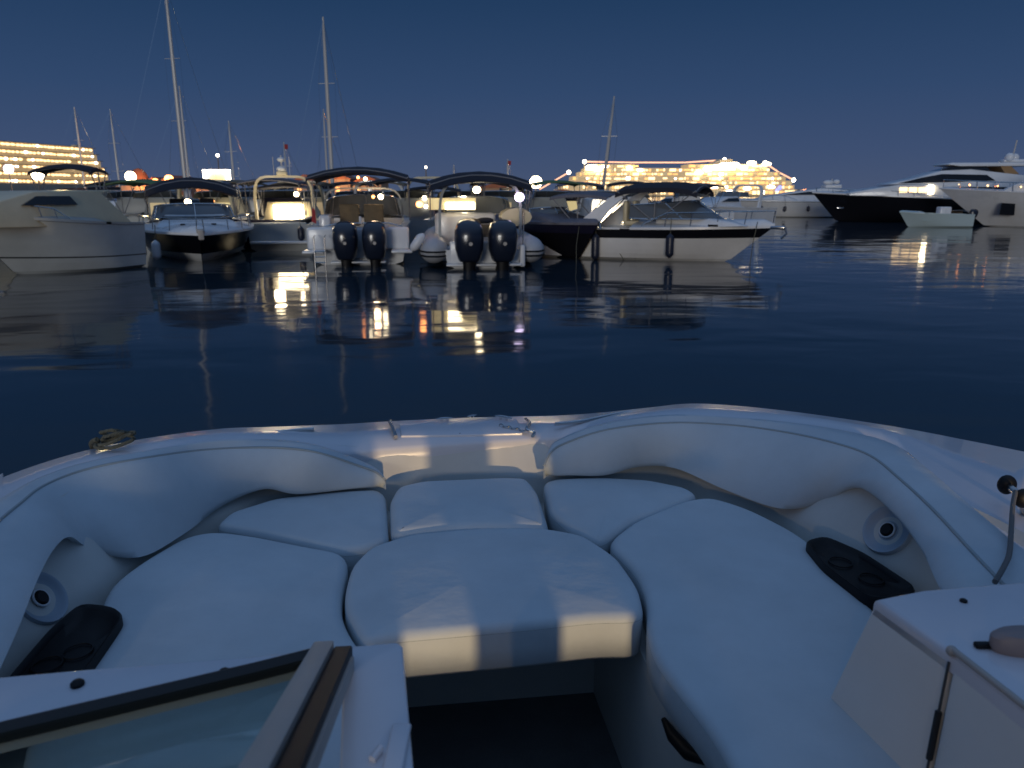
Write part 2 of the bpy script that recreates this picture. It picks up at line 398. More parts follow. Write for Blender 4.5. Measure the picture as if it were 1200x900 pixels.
def pad(name, st, lab):
    O, Cc, B_ = [], [], []
    for (ox, oy, zo, cx, cy, zc, bx, by, zb) in st:
        O.append(pz(ox, oy, zo)); Cc.append(pz(cx, cy, zc)); B_.append(pz(bx, by, zb))
    O, Cc, B_ = cr(O, 6), cr(Cc, 6), cr(B_, 6)
    g = MB(); secs = []
    for o, c, b in zip(O, Cc, B_):
        inn = (ctr-c); inn.z = 0; inn.normalize(); wd = min(1, (c-b).length/.15)
        row = [Vector((o.x, o.y, min(o.z-.02*wd, max(b.z, o.z-.09)))), o+Vector((0, 0, -.02)), o.lerp(c, .12)+Vector((0, 0, .004)), o.lerp(c, .5)+Vector((0, 0, .010*wd)), o.lerp(c, .88)+Vector((0, 0, .004))]
        for f in (0.0, .08, .2, .4, .6, .8, .93):
            row.append(c.lerp(b, f)+(inn*.018+Vector((0, 0, .014)))*math.sin(PI*min(1, f*.95+.05))**.8*wd)
        row.append(b); row.append(b-inn*.02*wd+Vector((0, 0, -.006))); ob_ = (o-b); ob_.z = 0; row.append(b+ob_*.8+Vector((0, 0, -.008)))
        secs.append(row)
    g.loft(secs, VINYL)
    ob = g.build(name, own, 80); ob['label'] = lab
    p = MB(); p.tube([c+Vector((0, 0, .004)) for c in Cc[1:-1]], .004, PIPE, 6); p.build('piping', ob)
    return ob
zt = 1.40
pad('backrest', [(637, 547, 1.25, 637, 549, 1.25, 638, 555, 1.212), (643, 528, 1.28, 645, 532, 1.28, 650, 557, 1.212), (655, 515, 1.30, 662, 521, 1.30, 668, 557, 1.21), (705, 497, 1.345, 712, 505, 1.342, 708, 557, 1.21), (780, 486, 1.37, 785, 497, 1.352, 750, 547, 1.22),
 (860, 489, 1.38, 860, 500, 1.36, 792, 549, 1.225), (930, 495, 1.395, 925, 509, 1.378, 850, 574, 1.21), (990, 504, zt, 978, 521, 1.395, 915, 596, 1.21), (1045, 518, zt, 1020, 536, zt, 965, 588, 1.25), (1088, 547, zt, 1053, 562, zt, 1004, 571, 1.33),
 (1130, 583, zt, 1092, 598, zt, 1045, 600, 1.35), (1175, 620, zt, 1140, 650, zt, 1080, 645, 1.355), (1235, 668, zt, 1200, 715, zt, 1106, 697, 1.355), (1330, 760, zt, 1290, 830, zt, 1180, 800, 1.35)], 'right curved backrest pad')
pad('backrest', [(452, 562, 1.24, 451, 563, 1.24, 450, 568, 1.212), (443, 551, 1.245, 440, 554, 1.25, 436, 570, 1.21), (425, 541, 1.265, 420, 547, 1.263, 415, 572, 1.21), (373, 522, 1.33, 368, 531, 1.328, 350, 579, 1.212), (320, 515, 1.345, 315, 526, 1.335, 310, 573, 1.23), (250, 517, 1.38, 240, 529, 1.36, 262, 592, 1.21), (163, 530, zt, 160, 540, zt, 215, 626, 1.21),
 (100, 542, zt, 98, 553, zt, 163, 653, 1.21), (50, 558, zt, 52, 571, zt, 107, 643, 1.25), (15, 575, zt, 24, 592, zt, 82, 629, 1.33), (-25, 600, zt, -8, 620, zt, 62, 645, 1.35), (-60, 632, zt, -35, 660, zt, 42, 684, 1.355), (-110, 690, zt, -70, 730, zt, 19, 742, 1.355), (-190, 800, zt, -140, 850, zt, -40, 870, 1.35)], 'left curved backrest pad')

# speakers on the liner wall
def speaker(px, py, r, lab):
    d = ray(px, py); o_ = Vector((0, 0, CAMZ)); best = None
    for i in range(len(cb)-1):
        b0, b1, t0_ = cb[i], cb[i+1], ct[i]; n = (b1-b0).cross(t0_-b0)
        if n.length < 1e-9: continue
        n.normalize(); dd = d.dot(n)
        if abs(dd) < 1e-6: continue
        t = (b0-o_).dot(n)/dd; q = o_+d*t; e = b1-b0; u = (q-b0).dot(e)/e.length_squared
        if t > 0 and -.01 <= u <= 1.01 and q.z > 1.1 and (best is None or t < best[0]): best = (t, q, n if dd < 0 else -n)
    c, n = best[1], best[2]; up = Vector((0, 0, 1)); a = n.cross(up).normalized(); b = a.cross(n)
    def disc(rr, d, k=28): return [c+n*d+(a*math.cos(2*PI*i/k)+b*math.sin(2*PI*i/k))*rr for i in range(k)]
    g = MB(); g.loft([disc(r, -.02), disc(r, .006), disc(r*.96, .012), disc(r*.86, .010), disc(r*.80, .004), disc(r*.45, -.003), disc(r*.4, .0)], SPK); o = g.build('speaker', own, 50); o['label'] = lab
    g = MB(); g.loft([disc(r*.27, 0), disc(r*.27, .008), disc(r*.2, .012)], BLK); g.build('speaker_cone', o)
    g = MB(); g.tube(disc(r*.3, .006), .0025, FEND, 6, ring=True); g.build('speaker_ring', o)
speaker(1041, 622, .066, 'round pale speaker on the right side wall')
speaker(46, 702, .064, 'round pale speaker on the left side wall')

def tray(px, z, lab):
    P = smooth_loop([pz(x, y, z) for x, y in px], 60, 2); c = sum(P, Vector())/60
    def rg(s, dz): return [c.lerp(p, s)+Vector((0, 0, dz)) for p in P]
    g = MB(); g.loft([rg(1, -.05), rg(1, -.003), rg(.97, .003), rg(.90, .0), rg(.84, -.010), rg(.5, -.012)], BLK, caps=True); o = g.build('cup_holder_tray', own, 60); o['label'] = lab
    a = MB()
    for s in (-.3, .3):
        d = (P[0]-P[30])*.5; q = c+d*s; ring = [q+Vector((.027*math.cos(t*PI/8), .027*math.sin(t*PI/8), -.008)) for t in range(16)]
        a.tube(ring, .002, BLK, 6, ring=True)
    a.build('holder_ring', o)
tray([(5, 800), (58, 738), (95, 706), (136, 711), (146, 722), (128, 748), (98, 790), (60, 830), (-20, 850)], ZS+.022, 'black tray at the left side')
tray([(942, 634), (966, 628), (1012, 648), (1076, 690), (1060, 704), (1018, 702), (965, 662)], ZS+.022, 'black tray at the right side')

# left dash with windscreen
ZD = 1.45
g = MB()
edge = [(-60, 799), (0, 793), (100, 784), (292, 769), (387, 759), (466, 752), (472, 757), (485, 905), (490, 1000)]
P = [pz(x, y, ZD) for x, y in edge]+[Vector((pz(490, 1000, ZD).x, .25, ZD)), Vector((-1.15, .25, ZD)), Vector((-1.15, P_ := .75, ZD))]
def slab(g, P, z0, z1, m, bev=.008):
    bm = bmesh.new(); a = [bm.verts.new((p.x, p.y, z1)) for p in P]; b = [bm.verts.new((p.x, p.y, z0)) for p in P]
    tf = bm.faces.new(a); bm.faces.new(b[::-1])
    for i in range(len(P)):
        j = (i+1) % len(P); bm.faces.new([a[j], a[i], b[i], b[j]])
    bmesh.ops.recalc_face_normals(bm, faces=bm.faces[:])
    bmesh.ops.bevel(bm, geom=[e for e in tf.edges], offset=bev, segments=3, affect='EDGES', profile=.5)
    bmesh.ops.triangulate(bm, faces=[f for f in bm.faces if len(f.verts) > 4]); bm.verts.index_update()
    g.add([v.co.copy() for v in bm.verts], [[v.index for v in f.verts] for f in bm.faces], m); bm.free()
# only the ledge in front of the glass and the strip along the aisle are solid: the glass looks down on the cushion
led = [pz(x, y, ZD) for x, y in [(-80, 801), (0, 793), (100, 784), (292, 769), (387, 759), (466, 752), (472, 757), (485, 905), (492, 1000), (395, 1000), (398, 900), (402, 790), (390, 772), (354, 784), (200, 822), (0, 872), (-80, 892)]]
slab(g, led, ZD-.013, ZD, GEL, .004); dash = g.build('dashboard', own, 40); dash['label'] = 'left dashboard ledge below the windscreen'
g = MB(); e1 = [pz(x, y, ZD) for x, y in [(470, 760), (485, 905), (492, 1000)]]
g.loft([[p+Vector((-.006, 0, -.04)), p+Vector((-.006, 0, -.76)), p+Vector((-.05, 0, -.76)), p+Vector((-.05, 0, -.04))] for p in e1+[Vector((e1[-1].x, -.1, ZD))]], GELW)
g.build('console_side', own)
g = MB()
for x, y in ((91, 803), (263, 790)):
    g = MB(); p = pz(x, y, ZD); g.loft([[p+Vector((rr*math.cos(k*PI/8), rr*math.sin(k*PI/8), h)) for k in range(16)] for rr, h in ((.009, 0), (.009, .004), (.006, .007), (.001, .0075))], BLK); g.build('screw_cap', dash)
g = MB(); sl_ = [pz(x, y, ZD+.006) for x, y in [(-80, 884), (0, 862), (100, 838), (200, 814), (300, 790), (366, 773)]]
g.loft([[p+Vector((0, .012, -.004)), p+Vector((0, .012, .012)), p+Vector((0, 0, .018)), p+Vector((0, -.014, .012)), p+Vector((0, -.012, -.004))] for p in sl_], RUB); g.build('windscreen_seal', own)
# windscreen: base on the seal, raked back towards the cockpit
wb_ = [pz(x, y, ZD+.012) for x, y in [(-80, 884), (0, 862), (200, 814), (366, 774)]]
tp = pd(292, 905, .60)
rk = tp-wb_[-1]
g = MB(); g.loft([[b+Vector((0, .0, 0)), b+rk*1.2+Vector((0, 0, 0)), b+rk*1.2+Vector((0, .004, -.004)), b+Vector((0, .004, -.004))] for b in wb_], GLASS); g.build('windscreen_glass', own)
g = MB(); a0, a1 = pz(380, 765, ZD+.012), None
def bar(g, A, B, w, h, m):
    A = Vector(A); B = Vector(B); t = (B-A).normalized(); s = t.cross(Vector((0, 0, 1))).normalized(); u = s.cross(t)
    q = lambda p: [p+s*w/2*.86+u*h/2, p+s*w/2+u*h/2*.8, p+s*w/2-u*h/2, p-s*w/2-u*h/2, p-s*w/2+u*h/2*.8, p-s*w/2*.86+u*h/2]
    g.loft([q(A), q(B)], m)
dz = Vector((0, 0, .012)); bar(g, a0+dz, a0+rk*1.25+dz, .028, .012, ALU); g.build('windscreen_frame', own)
g = MB(); off = Vector((.027, .0, -.004)); bar(g, a0+off, a0+off+rk*1.25, .026, .026, BLK); g.build('frame_gasket', own)
g = MB(); off = Vector((.044, -.02, -.004)); bar(g, a0+off, a0+off+rk*1.25, .005, .02, ALU); g.build('frame_channel', own)
# small catch on the ledge edge by the aisle
g = MB(); g.box(pz(465, 880, ZD+.004), (.024, .09, .008), GEL, .003); g.tube([pz(436, 890, ZD+.004), pz(446, 876, ZD+.006)], .005, GEL, 8); g.build('door_catch', dash)

# right console
A = pz(1025, 701, ZD); B = pz(1115, 765, ZD); Cn = pz(1200, 832, ZD); D_ = pz(1330, 930, ZD)
topP = [A, pz(1080, 690, ZD), pz(1200, 680, ZD), pz(1320, 672, ZD), Vector((1.15, .7, ZD)), D_, Cn, B]
g = MB(); slab(g, topP, ZD-.03, ZD, GEL, .01); rt = g.build('console_top', own, 40); rt['label'] = 'right console top with small fittings'
def on_plane(px, py, P0, P1, lean=0):
    d = ray(px, py); e = (P1-P0); nrm = Vector((-e.y, e.x, 0)).normalized(); o = Vector((0, 0, CAMZ))
    return o+d*((P0-o).dot(nrm)/d.dot(nrm))
A2 = on_plane(933, 895, A, B); B2 = on_plane(1087, 905, A, B)
dn = (A2-A); A3 = A+dn*1.6; dn2 = B2-B; B3 = B+dn2*1.6
nn = Vector((-(B-A).y, (B-A).x, 0)).normalized()
if nn.x > 0: nn = -nn
g = MB()
def panel(g, q, th, m, bev=.006):
    vs = [p+nn*0 for p in q]+[p-nn*th for p in q]
    bm = bmesh.new(); a = [bm.verts.new(v) for v in vs]
    for f in ((0, 1, 2, 3), (7, 6, 5, 4), (0, 4, 5, 1), (1, 5, 6, 2), (2, 6, 7, 3), (3, 7, 4, 0)): bm.faces.new([a[i] for i in f])
    bmesh.ops.recalc_face_normals(bm, faces=bm.faces[:]); bmesh.ops.bevel(bm, geom=bm.edges[:], offset=bev, segments=2, affect='EDGES', profile=.5)
    bm.verts.index_update(); g.add([v.co.copy() for v in bm.verts], [[v.index for v in f.verts] for f in bm.faces], m); bm.free()
panel(g, [A+Vector((0, 0, -.012)), B+Vector((0, 0, -.012)), B3, A3], .04, GELW); g.build('console_side', own, 30)
g = MB(); e = (B-A).normalized(); gp = e*.007; Cp = B+e*.38+(Cn-B).normalized()*0
Cq = on_plane(1200, 840, B, B+(Cn-B)); k = (Cn-B).normalized()
panel(g, [B+k*.006+Vector((0, 0, -.02)), B+k*.5+Vector((0, 0, -.02)), B3+k*.5, B3+k*.006], .03, GELW); dr = g.build('console_door', own, 30)
g = MB(); hm = B.lerp(B3, .42); g.tube([B.lerp(B3, .3)+nn*.002, B.lerp(B3, .55)+nn*.002], .005, RUB, 8); g.build('door_hinge', dr)
g = MB(); g.tube([B+nn*.002+Vector((0, 0, -.015)), B3+nn*.002], .002, DARKIN, 6); g.build('door_gap', dr)
g = MB(); g.tube([B+Vector((0, 0, .006)), B.lerp(Cn, .5)+Vector((0, 0, .006)), Cn+Vector((0, 0, .006)), D_+Vector((0, 0, .006))], .005, ALU, 10); g.ball(B+Vector((0, 0, .003)), .008, ALU); g.build('trim_tube', rt)
g = MB()
for x, y in ((1129, 705),):
    p = pz(x, y, ZD); g.loft([[p+Vector((rr*math.cos(k_*PI/8), rr*math.sin(k_*PI/8), h)) for k_ in range(16)] for rr, h in ((.006, 0), (.006, .003), (.003, .005))], BLK)
g.build('screw_cap', rt)
g = MB(); p = pz(1154, 756, ZD+.004); g.box(p, (.03, .012, .008), BLK, .003); g.build('deck_fitting', rt)
g = MB(); p = pz(1205, 748, ZD+.02); g.loft([[p+Vector((.055*sx*math.cos(k_*PI/10), .022*sx*math.sin(k_*PI/10), h)) for k_ in range(20)] for sx, h in ((.9, -.02), (1, -.01), (1, .004), (.85, .010), (.3, .012))], mat('brown_knob', (.25, .2, .19), .5)); g.build('throttle_knob', rt)
# black locker latch on the aisle side of the right seat
g = MB(); d_ = ray(787, 845); W0, W1 = aisle[1], aisle[3]; e_ = W1-W0; nw = Vector((-e_.y, e_.x, 0)).normalized(); oo = Vector((0, 0, CAMZ)); nw = nw if nw.x < 0 else -nw
hit = lambda x, y: oo+ray(x, y)*((W0-oo).dot(nw)/ray(x, y).dot(nw))+nw*.012
a = hit(784, 842); b = hit(832, 890)
g.tube([a, a.lerp(b, .3)+Vector((-.004, 0, -.012)), a.lerp(b, .7)+Vector((-.004, 0, -.014)), b], .011, BLK, 10, rr=[.006, .013, .014, .008]); g.build('locker_latch', own)

# bow fittings
g = MB()
for (x0, y0, x1, y1) in ((457, 494, 464, 512),):
    g.tube([pz(x0, y0, ZB+.012), pz((x0+x1)/2, (y0+y1)/2, ZB+.016), pz(x1, y1, ZB+.012)], .007, STEEL, 8)
g.build('bow_hinge', own)
def cleat(px, py, s, ang, name='cleat'):
    p = pz(px, py, ZB+.004); g = MB(); d = Vector((math.cos(ang), math.sin(ang), 0))
    g.tube([p-d*.05*s+Vector((0, 0, .024*s)), p-d*.02*s+Vector((0, 0, .026*s)), p+d*.02*s+Vector((0, 0, .026*s)), p+d*.05*s+Vector((0, 0, .024*s))], .006*s, STEEL, 8, rr=[.003*s, .007*s, .007*s, .003*s])
    g.tube([p-d*.018*s, p-d*.018*s+Vector((0, 0, .026*s))], .006*s, STEEL, 8); g.tube([p+d*.018*s, p+d*.018*s+Vector((0, 0, .026*s))], .006*s, STEEL, 8)
    g.build(name, own)
cleat(521, 495, .6, .2); cleat(553, 490, .4, .6); cleat(590, 494, .7, -.5)
g = MB()   # anchor shackle and short chain on the bow deck
q0, q1 = pz(588, 499, ZB+.012), pz(612, 505, ZB+.01)
for i in range(6):
    c = q0.lerp(q1, i/5); d = (q1-q0).normalized(); s_ = Vector((-d.y, d.x, 0)) if i % 2 else Vector((0, 0, 1))
    g.tube([c+d*.011*math.cos(t*PI/6)+s_*.006*math.sin(t*PI/6) for t in range(12)], .0025, STEEL, 6, ring=True)
g.build('anchor_chain', own)
g = MB(); g.tube(cr([pz(616, 491, ZB+.01), pz(621, 496, ZB+.02), pz(617, 503, ZB+.02), pz(626, 507, ZB+.012), pz(624, 511, ZB+.01)], 4), .006, STEEL, 8); g.build('bow_eye', own)
g = MB(); pts = [pz(x, y, ZB+.016) for x, y in [(272, 504), (285, 506), (300, 507), (330, 506), (350, 504), (368, 503)]]
g.tube(cr(pts, 4), .007, STEEL, 8); g.build('grab_rail', own)
g = MB(); pts = [pz(x, y, ZB+.03) for x, y in [(650, 497), (680, 494), (700, 490), (730, 484), (752, 482)]]
g.tube(cr(pts, 4), .007, STEEL, 8); g.build('grab_rail', own)
g = MB(); g.tube([pz(539, 509, ZB+.002), pz(539, 509, ZB+.006)], .005, BLK, 10); g.build('deck_screw', own)
# anchor hatch: thin raised lid on the bow deck
g = MB(); slab(g, [pz(x, y, ZB+.007) for x, y in [(470, 511), (468, 497), (530, 493), (606, 491), (612, 508), (540, 510)]], ZB, ZB+.009, GEL, .004); g.build('anchor_hatch', own, 30)

# right gunwale: two black knobs and a strap down to the pad
g = MB(); k0 = pz(1180, 568, 1.42); g.ball(k0, .022, BLK, sc=(1, .8, 1.1)); k1 = pz(1199, 584, 1.42); g.ball(k1, .021, BLK, sc=(1, .8, 1.1)); g.tube([k0, k1, pz(1200, 600, 1.36)], .009, STEEL, 8); g.build('rod_holder', own)
strap = MB(); strap.tube(cr([pz(1190, 576, 1.435), pz(1187, 592, 1.43), pz(1185, 620, 1.42), pz(1183, 648, 1.425), pz(1176, 665, 1.43), pz(1166, 682, 1.43)], 5), .005, mat('grey_strap', (.12, .12, .12), .85), 8)
tag(strap.build('mooring_line'), 'thin grey line hanging from the black knobs on the right side', 'rope')
# rope bundle over the left bow edge
rp = MB(); c0 = pz(133, 515, 1.385)
for j in range(4):
    pts = []; ph = random.uniform(0, 6)
    for t in range(40):
        a_ = 2*PI*t/40; w1 = .008*math.sin(2*a_+ph)+.004*math.sin(5*a_+ph)
        pts.append(c0+Vector(((.05-.007*j+w1)*math.cos(a_)+.007*math.sin(j*2), (.026+w1*.6)*math.sin(a_)+.005*j, .016*math.sin(a_+.6+j*.8)+.007*j-.006)))
    # laid rope: three twisted strands
    for st in range(3):
        q = []
        for t, p in enumerate(pts):
            tg = (pts[(t+1) % 40]-pts[t-1]).normalized(); n1 = tg.cross(Vector((0, 0, 1))).normalized(); n2 = n1.cross(tg); an = 2*PI*t/40*9+st*2*PI/3
            q.append(p+(n1*math.cos(an)+n2*math.sin(an))*.0028)
        rp.tube(q, .0034, ROPE, 6, ring=True)
rp.tube(cr([c0+Vector((-.05, 0, 0)), c0+Vector((-.08, .02, -.02)), c0+Vector((-.10, .06, -.08)), c0+Vector((-.10, .07, -.4))], 4), .0075, ROPE, 8)
tag(rp.build('rope'), 'small coil of beige rope hanging over the left bow edge', 'rope')

# unseen panels added behind the viewer: their gaps shape the pontoon light
LAMP = Vector((1.86, -7.5, 1.43)); YC = -1.2
def slot(px, py, z):
    p = pz(px, py, z); f = (YC-LAMP.y)/(p.y-LAMP.y); return LAMP.x+(p.x-LAMP.x)*f
s0, s1 = slot(470, 760, 1.14), slot(556, 760, 1.14); s2, s3 = slot(653, 745, 1.14), slot(737, 745, 1.14)
g = MB()
for a_, b_, z0_, z1_ in ((-1.3, -.25, .7, 1.62), (-.25, s0, .7, 1.9), (s0, s1, .7, 1.20), (s1, s2, .7, 1.9), (s2, s3, .7, 1.20), (s3, 1.3, .7, 1.9)):
    g.box(((a_+b_)/2, YC, (z0_+z1_)/2), (b_-a_, .01, z1_-z0_), CANV)
g.build('light_blocker', own)

# ================================================================== BOAT KIT
def hull(name, par, L, B, zb, zs, rake=.9, draft=.35, bands=None, m=WHITE, p=2.4, boot=None, deckm=None, t0=.5, zf=.35, camber=.08, cock=True, gun=.2):
    fr = sorted(set([0, .15, .3, .5, .7, .85, 1]+[x for b in (bands or []) for x in b[:2]]))
    T = [i/24 for i in range(25)]
    b = lambda t: max(.02, B/2*(1-max(0, (t-.4)/.6)**p)*(.93+.07*min(1, t/.35)))
    bwl = lambda t: max(.012, B/2*.86*(1-max(0, (t-.3)/.7)**1.7))
    sh = lambda t: zs+(zb-zs)*t**1.6
    def P(t, f): return Vector((-L/2+t*(L-rake*(1-f)), bwl(t)+(b(t)-bwl(t))*f**.8, .08+(sh(t)-.08)*f))
    g = MB()
    for sgn in (1, -1):
        grid = []
        for t in T:
            col = [Vector((-L/2+t*(L-rake*1.15), 0, -draft*(1-t**6)))]+[P(t, f) for f in fr]
            grid.append([Vector((q.x, q.y*sgn, q.z)) for q in col])
        n = len(grid[0]); vs = [q for c in grid for q in c]
        for j in range(n-1):
            mm = m
            if j == 0: mm = boot or m
            else:
                fm = (fr[j-1]+fr[j])/2
                for (f0, f1, bm_) in (bands or []):
                    if f0 < fm < f1: mm = bm_
            g.add(vs, [[i*n+j, (i+1)*n+j, (i+1)*n+j+1, i*n+j+1] for i in range(len(T)-1)], mm)
    tr = [Vector((-L/2, 0, -draft))]+[P(0, f) for f in fr]; tr2 = [Vector((q.x, -q.y, q.z)) for q in tr[::-1][:-1]]
    g.add(tr+tr2, [list(range(len(tr)+len(tr2)))], m)
    h = g.build(name, par, 35)
    d = MB(); dm = deckm or WHITE
    TT = [t for t in T if t >= t0-1e-6] if cock else T
    rows = []
    for t in TT:
        x = -L/2+t*L; bb = b(t)+.02; z = sh(t)
        rows.append([Vector((x, bb*k, z+.015+camber*(1-k*k)*(1 if t < .97 else .3))) for k in (-1, -.7, -.35, 0, .35, .7, 1)])
    d.loft([[Vector((r[0].x, r[0].y, r[0].z-.07))]+r+[Vector((r[-1].x, r[-1].y, r[-1].z-.07))] for r in rows], dm, closed=False)
    if cock:
        x = -L/2+t0*L; bb = b(t0)-gun+.005
        d.add([(x, -bb, zf), (x, bb, zf), (x, bb, sh(t0)), (x, -bb, sh(t0))], [(0, 1, 2, 3)], dm)
        for s in (1, -1):
            rr = []
            for t in [q for q in T if q <= t0+1e-6]:
                x = -L/2+t*L; bb = b(t); z = sh(t)
                rr.append([Vector((x, s*(bb+.02), z-.05)), Vector((x, s*(bb+.02), z+.012)), Vector((x, s*(bb-gun), z+.012)), Vector((x, s*(bb-gun), zf))])
            d.loft(rr, dm, closed=False)
        bb = b(.2)-gun+.01
        d.add([(-L/2, -bb, zf), (-L/2+t0*L, -bb, zf), (-L/2+t0*L, bb, zf), (-L/2, bb, zf)], [(0, 1, 2, 3)], dm)
    d.build('deck', par, 35)
    return b, sh
def bimini(par, x0, x1, hw, z, m=CANV, cam_=.14, zf=1.0, drop=.06, poles=True, name='bimini', endd=.10):
    g = MB(); rows = []; xm = (x0+x1)/2
    for i in range(9):
        f = i/8; x = x0+(x1-x0)*f; e = (2*f-1); zz = z-endd*abs(e)**(2 if endd < .11 else 4)
        up = [Vector((x, hw*k, zz+cam_*(1-k*k)-(drop if abs(k) == 1 else 0))) for k in (-1, -.97, -.7, -.4, 0, .4, .7, .97, 1)]
        rows.append(up+[q+Vector((0, 0, -.03)) for q in up[::-1]])
    g.loft(rows, m); o = g.build(name, par, 50)
    if poles:
        g = MB()
        for s in (1, -1):
            for xa, xb in ((xm-.1, x0+.05), (xm+.1, x1-.05), (xm, xm)):
                g.tube([(xa, s*hw*.98, zf), (xb, s*hw*.97, z-.08)], .018, POLE, 6)
        for xb in (x0+.05, xm, x1-.05):
            g.tube([(xb, hw*.97*k, z-.04-(.08 if xb != xm else 0)+cam_*(1-k*k)) for k in (-1, -.6, -.2, .2, .6, 1)], .018, POLE, 6)
        g.build('bimini_frame', o)
    return o
def arch(par, x, hw, z0, z1, m=CREAM, rake=.5, th=.14, w=.3, name='arch'):
    g = MB(); pts = []
    for k in range(17):
        a = PI*k/16; c = math.cos(a); s = math.sin(a)
        yy = hw*(abs(c)**.35)*(1 if c >= 0 else -1); zz = z0+(z1-z0)*(s**.45 if s > 0 else 0)
        pts.append(Vector((x-rake*(zz-z0)/(z1-z0), yy, zz)))
    secs = []
    for i, p in enumerate(pts):
        t = (pts[min(16, i+1)]-pts[max(0, i-1)]); t.x = 0; t.normalize(); n = Vector((0, -t.z, t.y)); wx = Vector((w/2, 0, 0))
        secs.append([p+wx+n*th/2, p-wx+n*th/2, p-wx-n*th/2, p+wx-n*th/2])
    g.loft(secs, m); return g.build(name, par, 50)
def wscreen(par, xf, xa, hw, z0, h, rk, glass=MGLASS, frame=STEEL, name='windscreen'):
    base_, top_ = [], []
    for k in range(13):
        a = -PI/2+PI*k/12; c = math.cos(a); s = math.sin(a)
        x = xa+(xf-xa)*abs(c)**.7; y = hw*(abs(s)**.7)*(1 if s >= 0 else -1)
        base_.append(Vector((x, y, z0))); top_.append(Vector((x-rk*abs(c)**.5, y*.9, z0+h*(.75+.25*c))))
    g = MB(); g.loft([[b_, t_, t_+Vector((-.02, 0, 0)), b_+Vector((-.02, 0, 0))] for b_, t_ in zip(base_, top_)], glass); o = g.build(name, par, 50)
    g = MB(); g.tube(top_, .022, frame, 6); g.tube(base_, .018, frame, 6)
    for i in (2, 6, 10): g.tube([base_[i], top_[i]], .02, frame, 6)
    g.build('windscreen_frame', o)
    return o
def rail(par, b, sh, L, t0, t1, h=.5, n=6, name='bow_rail', r=.016):
    g = MB(); tp = []
    ts = [t0+(t1-t0)*i/(n-1) for i in range(n)]
    for s in (1, -1):
        for t in ts:
            p = Vector((-L/2+t*L, s*(b(t)-.08), sh(t))); q = p+Vector((.06, -s*.03, h*min(1, (t-t0)/(t1-t0)*4+.25))); g.tube([p, q], r*.85, STEEL, 6)
            tp.append((s, t, q))
    side = [q for s, t, q in tp if s == 1]+[q for s, t, q in tp if s == -1][::-1]
    g.tube(side, r, STEEL, 6); g.build(name, par)
def fender(par, x, y, zt_, m=FEND, r=.12, h=.55):
    g = MB(); prof = [(0, .02), (.04, r*.5), (.09, r*.92), (.15, r), (h-.15, r), (h-.09, r*.92), (h-.04, r*.5), (h, .02)]
    g.loft([[Vector((x+rr*math.cos(k*PI/6), y+rr*math.sin(k*PI/6), zt_-z)) for k in range(12)] for z, rr in prof], m)
    g.tube([(x, y, zt_-.02), (x, y*.97, zt_+.45)], .012, ROPE, 5); g.build('fender', par)
def outboard(par, x, y, z, s=1.0):
    def rr(xc, zc, lx, ly, n=16, e=.6):
        return [Vector((x+xc+lx*math.copysign(abs(math.cos(a))**e, math.cos(a)), y+ly*math.copysign(abs(math.sin(a))**e, math.sin(a)), z+zc)) for a in [2*PI*k/n for k in range(n)]]
    g = MB(); g.loft([rr(0, -.05*s, .22*s, .17*s), rr(0, .0, .27*s, .20*s), rr(-.01, .18*s, .33*s, .245*s), rr(-.02, .40*s, .36*s, .26*s), rr(-.02, .55*s, .34*s, .25*s), rr(-.01, .66*s, .28*s, .21*s), rr(0, .72*s, .18*s, .13*s), rr(0, .735*s, .05*s, .05*s)], OUTB)
    o = g.build('outboard_motor', par, 50)
    g = MB(); g.loft([rr(0, -.04*s, .15*s, .12*s), rr(0, -.35*s, .12*s, .09*s), rr(0, -.75*s, .10*s, .07*s), rr(0, -.85*s, .2*s, .05*s), rr(0, -1.15*s, .08*s, .03*s)], BLK); g.build('drive_leg', o)
    g = MB(); g.box((x+.33*s, y, z-.12*s), (.3*s, .2*s, .3*s), RUB, .03); g.build('motor_bracket', o)
    g = MB(); g.tube([(x-.355*s, y-.02, z+.30*s), (x-.37*s, y-.02, z+.30*s)], .035*s, ALU, 10); g.build('cowl_badge', o)
def lamp_on(par, x, y, z, r=.08, m=E_HOT, name='cabin_light'):
    g = MB(); g.ball((x, y, z), r, m, 12); g.build(name, par)
def seat(par, x, y, z, w_=.5, h=.7, m=BROWN, name='helm_seat'):
    g = MB(); g.box((x, y, z+.1), (.5, w_, .16), m, .05); g.box((x-.22, y, z+.1+h/2), (.14, w_, h), m, .05); g.box((x, y, z-.2), (.2, .2, .5), GREYH, .03); g.build(name, par, 40)
def cabin(par, pts, wb, wt, m=WHITE, name='cabin', bev=.05):
    g = MB(); g.profile(pts, wb, wt, m, inset=bev); return g.build(name, par, 40)
def strip(par, pts, wb, wt, m=DGLASS, name='window', full=None):
    g = MB(); zs = [q[1] for q in pts]
    a, b_ = full if full else (min(zs), max(zs))
    g.profile(pts, wb, wt, m, z0=a, z1=b_); return g.build(name, par, 30)
def place(px, py): p = pz(px, py, 0); return (p.x, p.y, 0)
def boat(name, px, py, hd, label, cat='motorboat', group=None):
    return empty(name, place(px, py), math.radians(hd), label, cat, group)
def cleats(): pass

